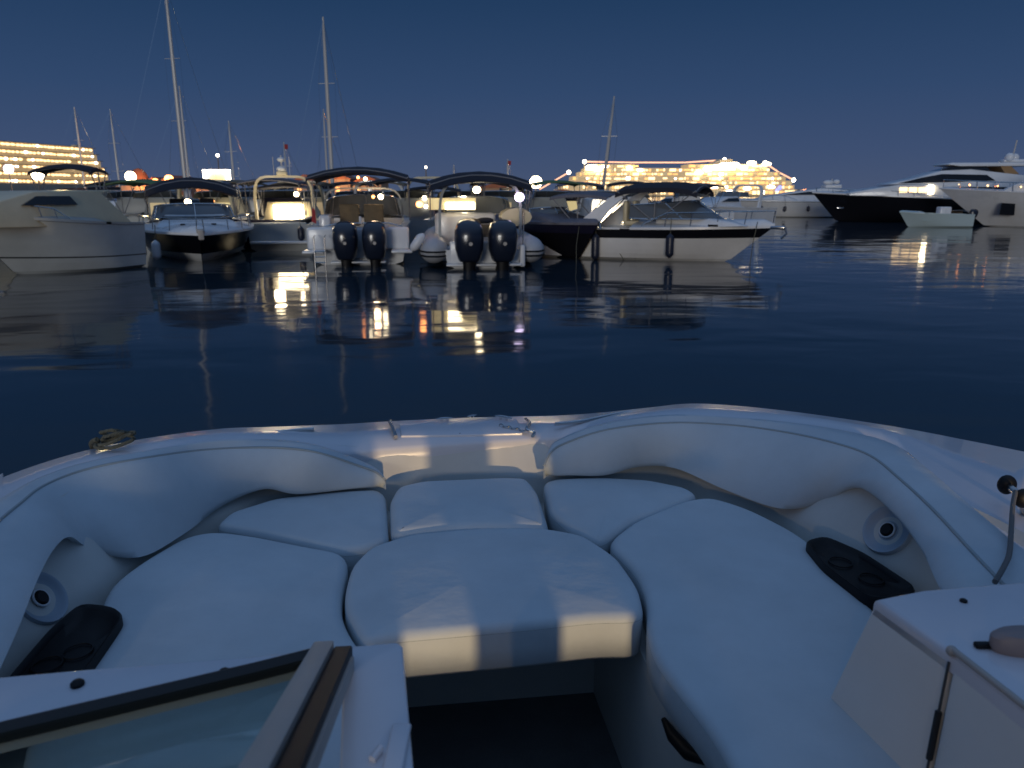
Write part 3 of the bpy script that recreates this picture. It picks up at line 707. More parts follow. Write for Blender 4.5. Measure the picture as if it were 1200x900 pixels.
# ---- 1 big grey cruiser, far left (bow left and towards us)
bw1 = pz(16, 322, 0); st1 = pz(90, 309, 0); vv = (bw1-st1); vv.z = 0; hd1 = math.atan2(vv.y, vv.x)-math.atan2(1.4, vv.length); L1 = vv.length+1.0
bt = boat('motor_cruiser', 120, 303, math.degrees(hd1), 'large grey white motor cruiser filling the left edge with a cream lit cabin', 'motorboat')
hx = Vector((math.cos(hd1), math.sin(hd1), 0)); bt.location = bw1-hx*(L1/2-1.3)
b_, sh_ = hull('hull', bt, L1, 3.6, 1.62, 1.28, rake=1.3, draft=.6, bands=[(.95, 1, BLK), (.24, .27, DARKIN)], m=HULLG, deckm=GREYH, t0=.3, zf=.6, camber=.22)
cabin(bt, [(-L1/2+.1, 1.2), (-L1/2+.9, 2.08), (-1.6, 2.18), (.8, 2.14), (1.7, 1.92), (2.6, 1.6), (2.9, 1.3)], 1.42, 1.2, CREAM, bev=.12)
strip(bt, [(-.3, 1.80), (-.15, 2.02), (.8, 2.02), (1.25, 1.80)], 1.34, 1.27, DGLASS)
cabin(bt, [(-1.2, 1.45), (1.4, 1.72), (2.6, 1.62), (3.4, 1.45), (-1.2, 1.35)], 1.25, .9, GREYH, 'coachroof')
bimini(bt, -L1/2+.6, -.9, 1.2, 2.75, zf=2.2)
rail(bt, b_, sh_, L1, .55, .98, .3, 7)

cruiser_left = pz(-70, 300, 0)
bt = empty('motor_cruiser', (cruiser_left.x-.6, cruiser_left.y+2, 0), math.radians(-115), 'grey cruiser just showing at the very left edge beyond the big pale bow', 'motorboat')
hull('hull', bt, 9, 3.2, 1.7, 1.3, rake=1.2, m=GREYH, t0=.2, zf=.6, camber=.2)
# ---- 2 black hulled bow-on cruiser
bt = boat('motor_cruiser', 236, 297, -66, 'black hulled motor cruiser with white deck facing us bow first under a black bimini', 'motorboat')
b_, sh_ = hull('hull', bt, 7.8, 3.7, .92, 1.05, rake=1.2, draft=.5, m=BLACKH, boot=WHITE, bands=[(0, .22, WHITE), (.93, 1, GEL)], t0=.42, zf=.4, camber=.20, p=3.2)
s2_ = pz(237, 307, 0); h2 = math.radians(-66); bt.location = s2_-Vector((math.cos(h2), math.sin(h2), 0))*(3.9-1.2)
cabin(bt, [(-.8, 1.1), (-.6, 1.42), (.6, 1.40), (1.9, 1.2), (2.3, 1.05)], 1.25, .9, WHITE, 'coachroof')
strip(bt, [(.7, 1.24), (.5, 1.36), (1.0, 1.36), (1.6, 1.24)], 1.12, 1.0)
wscreen(bt, .8, -1.3, 1.4, 1.25, .5, .5)
bimini(bt, -2.7, -.4, 1.5, 2.30, m=CANV, zf=1.2, cam_=.34, drop=.1, endd=.34)
rail(bt, b_, sh_, 7.8, .5, .98, .42, 6)
g = MB(); g.box((3.8, 0, 1.0), (.5, .22, .12), ALU, .03); g.box((4.05, 0, .9), (.12, .16, .3), ALU, .03); g.build('anchor_roller', bt)
for sx in (1.9, 2.9): fender(bt, sx, -(b_(.75)+.17 if sx < 2.5 else b_(.85)+.15), .72, FEND, .13, .6)
g = MB()
for sy in (-.45, .45): g.box((2.6, sy, 1.16), (.25, .14, .03), BLK, .01)
g.build('deck_hatch', bt)
seat(bt, -1.6, .5, 1.1, m=CANV); seat(bt, -1.6, -.5, 1.1, m=CANV)
lamp_on(bt, -3.0, -.12, 1.75, .13, E_HOT); lamp_on(bt, -3.0, -.1, 1.48, .11, E_WHT); lamp_on(bt, -2.9, .75, 1.8, .07, E_ORG)

# ---- 3 stern-on boat with bright cockpit and cream arch
bt = boat('motor_cruiser', 316, 294, 100, 'cream motor cruiser with rounded arch, radar mast and a blazing white lit cockpit', 'motorboat')
b_, sh_ = hull('hull', bt, 8.5, 2.5, 1.35, .95, m=GREYH, deckm=GREYH, t0=.5, zf=.5); bt.location[1] += 4.2; bt.location[0] -= .3
cabin(bt, [(-.5, 1.0), (-.4, 1.75), (1.2, 1.72), (2.4, 1.35), (2.6, 1.1)], 1.1, .9, CREAM)
g = MB(); g.box((-.62, .02, 1.32), (.04, 1.22, .62), E_HOT, .015); g.build('lit_doorway', bt)
arch(bt, -1.9, 1.12, 1.0, 2.72, CREAM, .4, .09, .2)
g = MB(); g.tube([(-2.3, 0, 2.7), (-2.3, 0, 3.5)], .03, MASTM, 6); g.ball((-2.3, 0, 3.0), .2, WHITE, 12, (1, 1, .55)); g.ball((-2.3, 0, 3.35), .15, WHITE, 12, (1, 1, .6)); g.box((-2.3, 0, 2.83), (.3, .42, .16), CREAM, .05); g.build('radar_mast', bt)
for yy in (-.3, .3): 
    g = MB(); g.tube([(-2.3, yy, 2.7), (-2.35, yy, 3.45)], .012, MASTM, 5); g.build('antenna', bt)
bimini(bt, -2.0, 0, 1.05, 2.35, CANVG, zf=1.2, cam_=.1)
g = MB(); g.box((-4.4, 0, .32), (.5, 2.1, .1), WHITE, .03); g.build('swim_platform', bt)
lamp_on(bt, -1.6, -.42, 2.05, .1, E_HOT); fender(bt, -4.3, -.75, .9, FENDN)
g = MB(); g.box((-3.9, 0, .85), (.2, 1.9, .35), GREYH, .05); g.build('stern_seat', bt)

# ---- 4 white stern-on boat with twin outboards
bt = boat('outboard_boat', 431, 310, 97, 'white boat seen stern on with twin black outboards, boarding ladder and long black bimini', 'motorboat')
b_, sh_ = hull('hull', bt, 7.6, 3.0, 1.45, 1.12, m=WHITE, t0=.55, zf=.6, boot=BLACKH); bt.location[1] += 3.8; bt.location[0] -= .7
g = MB()
for s in (1, -1): g.box((-4.1, s*1.28, .42), (.9, .62, .08), WHITE, .03); g.box((-3.85, s*1.1, .78), (.35, .8, .66), WHITE, .08)
g.box((-3.75, 0, .62), (.2, 1.5, .9), WHITE, .05); g.box((-4.2, 0, .12), (.6, 1.6, .05), WHITE, .02)
g.build('swim_platform', bt)
outboard(bt, -4.4, .34, .28, 1.4); outboard(bt, -4.4, -.5, .28, 1.4)
g = MB()
for yy in (.92, 1.22): g.tube([(-4.62, yy, -.1), (-4.6, yy, .85), (-4.3, yy, .9)], .02, STEEL, 6)
for zz in (-.02, .14, .30, .46): g.tube([(-4.62, .92, zz), (-4.62, 1.22, zz)], .018, STEEL, 6)
g.build('boarding_ladder', bt)
g = MB(); g.tube([(-3.75, 1.0, 1.12), (-3.72, .6, 1.22), (-3.72, -.9, 1.22), (-3.75, -1.3, 1.12)], .022, STEEL, 6); g.build('stern_rail', bt)
seat(bt, -1.9, .38, 1.05, .62, .6, BROWN); seat(bt, -1.9, -.38, 1.05, .62, .6, BROWN)
g = MB(); g.box((-2.6, 1.05, 1.1), (1.2, .35, .7), WHITE, .1); g.build('side_pod', bt)
wscreen(bt, .6, -1.5, 1.25, 1.35, .7, .5, MGLASS)
bimini(bt, -3.4, -.4, 1.55, 2.64, CANV, zf=1.25, cam_=.26, drop=.1, endd=.18)
arch(bt, -.9, 1.28, 1.1, 2.25, GREYH, .3, .05, .1, 'screen_arch')
lamp_on(bt, -2.0, -.62, 1.98, .085, E_HOT); lamp_on(bt, -2.0, -.38, 1.98, .05, E_ORG); lamp_on(bt, .5, .25, 2.62, .05, E_ORG, 'roof_light'); lamp_on(bt, .5, .0, 2.57, .06, E_HOT, 'roof_light')
g = MB(); g.tube([(-3.2, 1.36, 1.1), (-3.3, 1.38, 1.7)], .015, MASTM, 5); g.add([(-3.3, 1.38, 1.7), (-3.3, 1.42, 1.25), (-3.32, 1.28, 1.2), (-3.3, 1.3, 1.6)], [(0, 1, 2, 3)], REDF); g.build('ensign', bt)
g = MB(); g.box((-3.95, -.75, 1.05), (.12, .3, .25), WHITE, .03); g.tube([(-3.8, -.07, 1.2), (-3.8, -.07, 1.42)], .04, FEND, 8); g.build('stern_fitting', bt)

# ---- 5 boat behind with cream arch
bt = boat('motor_cruiser', 495, 290, 95, 'pale motorboat with a thin cream arch half hidden between the two outboard boats', 'motorboat')
b_, sh_ = hull('hull', bt, 7.5, 2.6, 1.4, 1.15, m=GREYH, t0=.45, zf=.5); bt.location[1] += 5
wscreen(bt, .6, -1.4, 1.15, 1.3, .6, .5, MGLASS)
arch(bt, -2.2, 1.1, 1.1, 2.72, CREAM, .35, .09, .25); bimini(bt, -3.2, -1.2, 1.2, 2.25, CANV, zf=1.2, poles=True)
lamp_on(bt, -3, .35, 1.9, .09, E_HOT); lamp_on(bt, -3, .30, 1.55, .08, E_WHT); lamp_on(bt, -3, -.5, 1.7, .06, E_ORG)
seat(bt, -2.2, 0, 1.0, .8, .5, CANVG)

# ---- 6 RIB with twin outboards
bt = boat('rigid_inflatable', 572, 314, 96, 'grey inflatable boat with striped tubes and twin black outboards', 'inflatable boat')
for s in (1, -1):
    g = MB(); pts = [(-3.9, 1.25*s, .46), (-3.82, 1.25*s, .46), (-3.6, 1.25*s, .47), (-3.2, 1.26*s, .48), (-1, 1.28*s, .50), (1.2, 1.2*s, .56), (2.6, .85*s, .66), (3.6, .15*s, .8), (3.9, 0, .82)]
    g.tube(pts, .4, TUBEG, 20, rr=[.05, .2, .34, .37, .37, .36, .34, .28, .2]); tb = g.build('inflatable_tube', bt, 60)
    g = MB()
    for zz, wv in ((.0, .03), (-.12, .03)):
        path = []
        for t in range(25):
            a = -3.0+6*t/24; path.append((a, s*(1.28+.365 if a < 1 else 1.28+.365-.13*(a-1)**1.4), .49+zz+(.05*max(0, a)))) 
        g.tube([(-3.915, s*1.12, .46+zz), (-3.86, s*1.42, .46+zz), (-3.62, s*1.58, .47+zz)]+path, .028, BLK, 6)
    for zz in (0, -.12):
        g.tube([(-3.62, s*.93, .46+zz), (-3.82, s*1.02, .46+zz), (-3.93, s*1.2, .46+zz), (-3.88, s*1.4, .46+zz)], .026, BLK, 6)
    g.build('rubbing_strake', tb)
b_, sh_ = hull('hull', bt, 7.4, 2.1, .7, .5, m=WHITE, t0=.9, zf=.35, gun=.05)
for q in (bt,): q.location[1] += 3.9; q.location[0] -= .55; q.scale = (1.06, 1.12, 1.03)
g = MB(); g.box((-3.65, 0, .42), (.14, 1.7, .62), WHITE, .04); g.box((-3.9, 0, .12), (.5, 1.9, .06), WHITE, .02); g.build('transom', bt)
outboard(bt, -4.15, .38, .30, 1.42); outboard(bt, -4.15, -.46, .30, 1.42)
g = MB(); g.box((-1.2, .35, .95), (.9, 1.7, 1.0), WHITE, .12); g.build('console', bt)
wscreen(bt, -.3, -1.6, .95, 1.4, .55, .35, MGLASS)
g = MB(); g.box((-1.75, .72, 1.72), (.03, 1.3, .34), E_DIM, .01); g.box((-1.78, .5, 1.66), (.03, .8, .2), E_HOT, .01); g.build('lit_screen', bt)
g = MB(); g.box((-2.2, .1, .95), (.55, .9, .35), BROWN, .1); g.ball((-2.3, .25, 1.2), .2, BROWN, 12, (1, 1.6, .6)); g.ball((-2.3, -.15, 1.25), .15, CANV, 12, (1, 1.6, .6)); g.build('seat_cover', bt)
arch(bt, -2.6, 1.08, .8, 2.35, GREYH, .2, .07, .12, 'radar_arch')
bimini(bt, -3.1, -.9, 1.35, 2.38, CANV, zf=1.3, cam_=.27, drop=.1, endd=.28)
g = MB(); g.loft([[Vector((-2.4+x, -1.0+hy*math.cos(a*PI/6), 1.35+hz*math.sin(a*PI/6))) for a in range(12)] for x, hy, hz in ((-.02, .1, .1), (0, .42, .26), (.6, .45, .28), (.7, .2, .15))], CREAM); g.build('rolled_cover', bt)
lamp_on(bt, -2.9, 0.1, 2.12, .10, E_HOT); lamp_on(bt, -2.9, -1.02, 1.92, .13, E_VIO); lamp_on(bt, -2.6, 1.6, 1.72, .09, E_ORG)
g = MB(); q = Matrix.Rotation(.6, 3, 'X'); prof = [(0, .02), (.05, .08), (.12, .12), (.45, .12), (.52, .08), (.57, .02)]
g.loft([[Vector((-3.6, 1.5, .95))+q @ Vector((rr*math.cos(k*PI/6), rr*math.sin(k*PI/6), -z)) for k in range(12)] for z, rr in prof], FEND); g.build('fender', bt)
g = MB(); g.tube([(-3.95, -1.02, 1.5), (-3.95, -1.0, .6), (-4.0, -.98, .15)], .02, STEEL, 6); g.box((-4.0, -.98, .35), (.12, .14, .6), FEND, .05); g.build('engine_flush_pole', bt)

# ---- 7 dark navy boat bow towards us
bt = boat('covered_boat', 660, 303, -62, 'dark navy pointed boat with a mauve canvas cover, right of the inflatable', 'motorboat')
b_, sh_ = hull('hull', bt, 6.5, 2.5, 1.18, 1.12, rake=1.0, m=BLACKH, bands=[(.7, 1, NAVY)], deckm=CANVG, t0=.15, zf=.9, camber=.12); bt.location[1] += 1.8; bt.location[0] -= .5
cabin(bt, [(-2.6, 1.1), (-2.2, 1.48), (.2, 1.5), (1.6, 1.3), (2.1, 1.15)], .95, .7, CANVG, 'cover', .08)
wscreen(bt, 1.0, -.6, .9, 1.2, .42, .4, MGLASS)
g = MB(); g.tube([(3.1, 0, 1.2), (3.3, 0, 1.15), (3.35, 0, 1.0)], .04, STEEL, 8); g.ball((2.9, .1, 1.26), .05, STEEL); g.build('bow_fitting', bt)
for yy in (-.3, .35):
    g = MB(); g.tube([(2.6, yy, 1.15), (3.0, yy*2.2, .5), (3.3, yy*2.8, 0)], .01, ROPE, 5); g.build('mooring_line', bt)

# ---- 8 white sports cruiser with black band
bt = boat('sports_cruiser', 800, 306, -27, 'white sports cruiser with black hull band, navy bimini and two dark fenders', 'motorboat')
b_, sh_ = hull('hull', bt, 7.7, 2.6, 1.12, 1.0, rake=1.25, draft=.4, m=WHITE, bands=[(.66, .97, BLACKH)], t0=.42, zf=.45, camber=.2, p=2.8); bt.location[1] += 1.0; bt.location[0] -= .85
cabin(bt, [(.3, 1.0), (.4, 1.42), (1.7, 1.38), (2.7, 1.26), (3.2, 1.12)], 1.0, .7, WHITE, 'coachroof', .08)
wscreen(bt, 2.3, -.4, 1.12, 1.32, .55, .85, MGLASS)
g = MB()   # raked arch leaning forward
for s in (1, -1): g.loft([[Vector((x-w2, s*y1, z)), Vector((x+w2, s*y1, z)), Vector((x+w2, s*(y1-.1), z)), Vector((x-w2, s*(y1-.1), z))] for x, w2, y1, z in ((-1.9, .4, 1.22, 1.0), (-1.4, .28, 1.18, 1.5), (-.8, .2, 1.12, 2.0), (-.4, .17, 1.0, 2.18))], WHITE)
g.box((-.35, 0, 2.2), (.38, 2.0, .1), WHITE, .03); g.build('arch', bt, 40)
bimini(bt, -.9, 1.7, 1.15, 2.24, CANV, zf=1.3, cam_=.2, drop=.1, endd=.16); bimini(bt, -3.2, -1.2, 1.05, 2.05, CANVG, zf=1.1, cam_=.1, name='aft_canopy')
rail(bt, b_, sh_, 7.7, .5, .99, .45, 6)
fender(bt, 1.0, -(b_(.63)+.14), .9, FENDN, .13, .75); fender(bt, -1.4, -(b_(.3)+.14), .85, FENDN, .13, .85)
g = MB(); g.box((3.9, 0, 1.08), (.5, .24, .1), STEEL, .03); g.tube([(4.15, 0, 1.08), (4.2, 0, .9), (4.05, 0, .75)], .035, STEEL, 8); g.build('anchor', bt)
g = MB(); g.tube([(3.4, -.4, 1.25), (3.35, -.62, .7), (3.3, -.6, -.05)], .012, ROPE, 5); g.build('mooring_line', bt)
g = MB(); g.box((-4.0, 0, .38), (.6, 2.0, .1), WHITE, .04); g.build('swim_platform', bt)
seat(bt, -.5, -.4, 1.05, m=CREAM); seat(bt, -.5, .5, 1.05, m=CREAM)
g = MB(); g.box((2.2, -1.0, 1.14), (.3, .03, .06), BLK, .01); g.box((1.9, 0, 1.31), (.45, .45, .03), DGLASS, .01); g.build('deck_hatch', bt)
lamp_on(bt, -3.3, -1.1, 1.15, .05, E_HOT, 'deck_light')

# ---- 9 second row of cruisers behind (each its own look)
def cruiser(name, px, py, hd, label, hm, bm_=None, arch_m=None, lit=None, L=8, dark=False, zb=1.4, lz=1.35):
    bt = boat(name, px, py, hd, label, 'motorboat', 'boats moored in the row behind')
    b, sh = hull('hull', bt, L, 2.7, zb, 1.1, m=hm, t0=.45, zf=.5)
    cabin(bt, [(-.6, 1.1), (-.5, 1.9), (.9, 1.85), (2.2, 1.5), (2.8, 1.2)], 1.1, .85, hm)
    strip(bt, [(-.3, 1.55), (-.3, 1.78), (.8, 1.76), (1.6, 1.55)], 1.02, .93)
    wscreen(bt, .2, -1.4, 1.0, 1.85, .35, .3)
    if bm_: bimini(bt, -3.2, -.8, 1.2, 2.55, bm_, zf=1.2)
    if arch_m: arch(bt, -2.4, 1.15, 1.1, 2.6, arch_m, .4, .11, .3)
    if lit:
        g = MB(); g.box((-.68, 0, lz), (.04, 1.3, .6), lit, .01); g.build('lit_doorway', bt)
    return bt
cruiser('motor_cruiser', 700, 277, 85, 'small boat with a square glowing white cabin opening behind the navy boat', WHITE, None, None, None, 7)
bt = boat('cabin_boat', 708, 281, 90, 'white cabin boat whose whole stern panel glows white left of the sports cruiser', 'motorboat', 'boats moored in the row behind')
hull('hull', bt, 7, 2.4, 1.2, .9, m=WHITE, t0=.5, zf=.4)
cabin(bt, [(-3, .7), (-2.9, 1.85), (1.2, 1.85), (2.2, 1.1), (2.3, .7)], 1.0, .9, WHITE)
g = MB(); g.box((-3.1, 0, 1.12), (.05, 1.36, .72), E_HOT, .03); g.build('lit_panel', bt)
cruiser('motor_cruiser', 738, 272, 80, 'white cruiser under a navy bimini behind the sports cruiser stern', WHITE, CANV, None, None, 8)
cruiser('motor_cruiser', 640, 276, 100, 'cruiser with a green canvas cover in the row behind the navy boat', GREYH, GREEN, None, None, 8)
cruiser('motor_cruiser', 585, 276, 88, 'cruiser with a cream arch behind the inflatable boat', GREYH, CANV, CREAM, E_ROOM, 8)
cruiser('motor_cruiser', 537, 278, 95, 'dim lit cruiser behind the left end of the inflatable', CREAM, CANV, None, E_DIM, 8)
cruiser('motor_cruiser', 455, 276, 92, 'cruiser with brownish canvas behind the white outboard boat', CREAM, BROWN, WHITE, E_ROOM, 8)
cruiser('motor_cruiser', 375, 276, 86, 'cream cruiser with a lit doorway behind the ladder of the outboard boat', CREAM, BROWN, CREAM, E_ROOM, 8)
cruiser('motor_cruiser', 268, 278, 92, 'cream cruiser with grey canvas behind the black hulled boat', CREAM, CANVG, CREAM, E_DIM, 8)
cruiser('motor_cruiser', 205, 279, 84, 'grey cruiser with a green cover right of the big left cruiser', GREYH, GREEN, None, E_ROOM, 8)
cruiser('motor_cruiser', 168, 276, 96, 'low grey cruiser with black canvas beside the lit brown dome', GREYH, CANV, None, None, 8)
cruiser('motor_cruiser', 800, 266, 100, 'grey cruiser with grey canvas seen above the sports cruiser windscreen', WHITE, CANVG, None, None, 9)
cruiser('motor_cruiser', 846, 264, -140, 'white cruiser with an upright arch right of the navy bimini', WHITE, None, WHITE, None, 9)

cruiser('motor_cruiser', 483, 285, 88, 'grey cruiser squeezed just left of the inflatable behind its fender', GREYH, CANV, None, None, 7.5)
cruiser('motor_cruiser', 338, 284, 95, 'dark blue cruiser squeezed between the cream boat and the outboard boat', NAVY, CANVG, None, None, 7.5)
cruiser('motor_cruiser', 300, 277, 85, 'white cruiser with brown canvas behind the radar mast boat', WHITE, BROWN, None, None, 7.5)
cruiser('motor_cruiser', 420, 271, 93, 'grey cruiser with navy canvas far behind the two big outboards', GREYH, CANV, None, None, 8)
cruiser('motor_cruiser', 672, 270, 93, 'small navy hulled cruiser under the short mast end of the string lights', NAVY, CANVG, None, E_DIM, 8)
# ---- 10 white motor yacht mid distance
bt = boat('motor_yacht', 935, 255, 176, 'long white motor yacht with a radar dome, behind the bow of the black yacht', 'yacht')
b_, sh_ = hull('hull', bt, 12.5, 3.8, 1.5, 1.35, rake=1.6, draft=.5, m=WHITE, bands=[(.93, 1, BLK)], t0=.15, zf=.8, camber=.15); bt.location[1] += 2
cabin(bt, [(-5, 1.4), (-4.8, 2.3), (-2.5, 2.5), (0, 2.2), (2.5, 1.75), (3.3, 1.5)], 1.5, 1.1, WHITE)
strip(bt, [(-4.3, 1.95), (-4.0, 2.25), (-1, 2.2), (1.2, 1.92)], 1.35, 1.25)
g = MB(); g.box((-3.4, 0, 2.65), (1.4, 1.4, .3), WHITE, .1); g.tube([(-3.4, 0, 2.7), (-3.4, 0, 3.3)], .05, MASTM, 6); g.ball((-3.1, 0, 3.0), .35, WHITE, 12, (1.3, 1, .6)); g.ball((-3.8, 0, 3.05), .3, WHITE, 12, (1, 1, .7)); g.build('radar_tower', bt)
for x in (-1, 1, 3): fender(bt, x, b_(.6)+.1, 1.0, FENDN, .14, .5)
rail(bt, b_, sh_, 12.5, .5, .98, .5, 7)
g = MB(); g.tube([(5.3, .2, 1.5), (5.9, .4, 2.1), (6.0, .5, 2.2)], .06, FEND, 6); g.build('gangway', bt)

# ---- 11 black super yacht
bt = boat('super_yacht', 1100, 263, 172, 'large black hulled yacht with white superstructure and dark wraparound windows, bow pointing left', 'yacht')
L = 17; b_, sh_ = hull('hull', bt, L, 4.8, 2.15, 1.55, rake=1.9, draft=.8, m=BLACKH, bands=[(.96, 1, GEL)], t0=.1, zf=1, camber=.12)
bt.location[1] += 5; bt.location[0] += 1.9
cabin(bt, [(-7, 1.7), (-7, 2.65), (-2, 2.75), (3.0, 2.65), (5.2, 2.3), (6.3, 2.1), (6.3, 1.9)], 1.95, 1.75, WHITE, 'main_deck_house')
strip(bt, [(-6.2, 2.05), (-6.2, 2.5), (-.2, 2.52), (-.4, 2.05)], 1.93, 1.86)
g = MB(); 
for x0 in (1.3, 1.95, 2.6): g.box((x0, 0, 2.3), (.52, 3.78, .36), E_WIN, .01)
g.build('lit_window', bt)
g = MB(); g.box((.75, -0.0, 2.32), (.32, 3.92, .62), E_HOT, .03); g.build('side_light', bt)
cabin(bt, [(-6.5, 2.65), (-6.5, 3.2), (-2.0, 3.75), (0, 3.65), (1.8, 3.1), (3.6, 2.7)], 1.7, 1.35, WHITE, 'upper_deck_house')
strip(bt, [(-3.6, 2.95), (-3.0, 3.35), (0, 3.42), (1.3, 3.18), (3.0, 2.76), (1, 2.8)], 1.68, 1.52, full=(2.7, 3.6))
cabin(bt, [(-6.2, 3.95), (-6.4, 4.2), (-.6, 4.2), (-.3, 4.08), (-1.2, 3.95)], 1.5, 1.4, WHITE, 'hardtop')
g = MB(); g.profile([(-5.2, 3.4), (-4.6, 3.96), (-3.9, 3.96), (-4.3, 3.4)], 1.4, 1.35, mat('tan_panel', (.3, .18, .08), .6)); g.build('hardtop_support', bt)
strip(bt, [(-3.4, 3.5), (-3.0, 3.95), (-.9, 3.9), (.1, 3.6), (.1, 3.5)], 1.36, 1.25, DGLASS, 'fly_screen')
g = MB(); g.box((-5.2, 0, 4.35), (1.4, .9, .22), WHITE, .08); g.tube([(-5.2, 0, 4.3), (-5.35, 0, 5.8)], .05, MASTM, 6); g.ball((-4.8, .5, 4.6), .3, WHITE, 12); g.ball((-5.6, -.5, 4.6), .3, WHITE, 12); g.build('radar_mast', bt)
rail(bt, b_, sh_, L, .55, .98, .35, 8, r=.02)
g = MB(); g.box((6.6, 2.2*.45, 1.0), (.5, .1, .12), STEEL, .03); g.build('anchor', bt)

# ---- 12 white yacht at right edge
bt = boat('motor_yacht', 1215, 268, 150, 'white yacht hull at the right edge with a square dark hull window', 'yacht')
L = 13; b_, sh_ = hull('hull', bt, L, 4.4, 2.4, 1.9, rake=2.8, draft=.7, m=WHITE, t0=.1, zf=1, camber=.1); bt.location[0] += 2.0; bt.location[1] += 1.5
g = MB(); g.profile([(2.2, .75), (2.25, 1.45), (2.95, 1.5), (3.0, .8)], 1.74, 1.90, DGLASS); g.build('hull_window', bt)
cabin(bt, [(-6, 2), (-6, 3.6), (-1, 3.7), (1.2, 3.1), (2.6, 2.5), (3.0, 2.2)], 1.7, 1.4, WHITE, 'deck_house')
strip(bt, [(-4, 2.8), (-4, 3.3), (-.8, 3.35), (1.0, 2.95), (.6, 2.8)], 1.62, 1.5)
rail(bt, b_, sh_, L, .4, .98, .55, 9, r=.022)
for k, kk in enumerate((0, .8, 2.1, 2.8, 4.4, 6.3)):
    g = MB(); g.ball((5.4-.75*kk, (b_(.9-.055*kk)-.1), sh_(.9-.055*kk)+.3), .04+.012*(k % 3), E_ORG if k % 2 else E_WIN, 8); g.build('rail_light', bt)

# ---- 13 small tender
bt = boat('tender_boat', 1092, 266, 178, 'small pale teal open boat moored below the black yacht', 'small boat')
b_, sh_ = hull('hull', bt, 4.3, 1.7, .95, .8, rake=.6, m=TEAL, deckm=TEAL, t0=.7, zf=.4); 
g = MB(); g.box((-.6, 0, .8), (.7, .6, .9), WHITE, .08); g.build('console', bt); outboard(bt, -2.45, 0, .6, .7)
bt = boat('tender_boat', 1150, 262, 10, 'dark small boat with clutter beside the pale teal boat', 'small boat')
b_, sh_ = hull('hull', bt, 4.6, 1.8, 1.0, .9, rake=.6, m=BLACKH, deckm=GREYH, t0=.7, zf=.4)
g = MB(); g.box((-.8, 0, 1.1), (.9, .8, .7), CANVG, .1); g.build('console', bt); fender(bt, 1.2, -1.0, .9, FENDN)

# ================================================================== SAILING BOATS (masts)
def sailboat(px, D, top_py, label, lean=0, L=11, spread=True, flag=False, thick=1.0, ketch=False):
    b = pd(px, 226, D); x = b.x
    # mast height from the traced top
    v = (450-top_py)/F; dz_ = (-sp_+v*cp)/(cp+v*sp_)*D; H = CAMZ+dz_
    o = empty('sailing_boat', (x, D, 0), math.radians(80), label, 'sailing boat', 'sailing boats behind the motorboats')
    hull('hull', o, L, 3.2, 1.2, 1.0, m=WHITE, t0=.3, zf=.6)
    cabin(o, [(-1.5, 1.1), (-1.3, 1.5), (1.5, 1.45), (2.2, 1.2)], .9, .7, WHITE)
    g = MB(); tl = math.tan(lean); dx = Vector((0, -1, 0))*tl   # local -y is world +x here
    p = lambda z: Vector((.4, 0, z))+dx*(z-1.2)
    g.tube([p(1.2), p(H*.5), p(H*.85), p(H)], .07, MASTM, 8, rr=[.085*thick, .08*thick, .065*thick, .035*thick]); m_ = g.build('mast', o)
    g = MB()
    if spread:
        for f in (.45, .7): g.tube([p(H*f)+Vector((0, -.5, 0)), p(H*f)+Vector((0, .5, 0))], .02, MASTM, 5)
    g.tube([p(H-.1), (-L/2+.2, 0, 1.1)], .010, STEEL, 4); g.tube([p(H-.1), (L/2-.3, 0, 1.3)], .010, STEEL, 4)
    for s in (1, -1): g.tube([p(H-.2), p(H*.7)+Vector((0, s*.5, 0)), p(H*.45)+Vector((0, s*.5, 0)), Vector((.3, s*1.3, 1.1))], .008, STEEL, 4)
    g.build('rigging', m_)
    g = MB(); g.tube([p(2.3), (-3.2, 0, 2.2)], .06, MASTM, 6); g.tube([p(2.45), (-3.0, 0, 2.4)], .12, CANV, 8); g.build('boom', o)
    if flag:
        g = MB(); q = p(H-.1); g.box(q+Vector((0, -.16, -.25)), (.02, .3, .35), REDF); g.build('pennant', m_)
    return o
sailboat(214, 48, -25, 'sailing boat with the tallest mast, left of the black bimini', L=13, thick=1.5)
sailboat(219, 56, 100, 'sailing boat with the shorter mast just right of the tallest mast', thick=1.1, spread=False)
sailboat(387, 46, 18, 'sailing boat whose tall mast rises behind the long black bimini', L=12, thick=1.5)
sailboat(382, 56, 127, 'sailing boat with the short mast left of the mast behind the long bimini', thick=1.0, spread=False)
sailboat(97, 75, 125, 'sailing boat with the leftmost mast above the left ship', thick=1.2)
sailboat(137, 60, 127, 'sailing boat with the mast at the end of the left ship', thick=.9)
sailboat(272, 60, 141, 'sailing boat with the mast right of the lit white kiosk', thick=1.0)
sailboat(334, 60, 166, 'sailing boat with a low mast and pennant behind the radar mast boat', thick=.9, flag=True)
sailboat(704, 50, 112, 'sailing boat whose mast leans right in front of the lit cruise ship', lean=math.radians(5.5), thick=1.3)
sailboat(594, 70, 186, 'sailing boat with a red pennant left of the big round lamp', thick=1.0, flag=True)
sailboat(531, 70, 193, 'sailing boat with the very short mast behind the thin cream arch', thick=1.0)

# ================================================================== SHIPS
def rot_y(o): pass
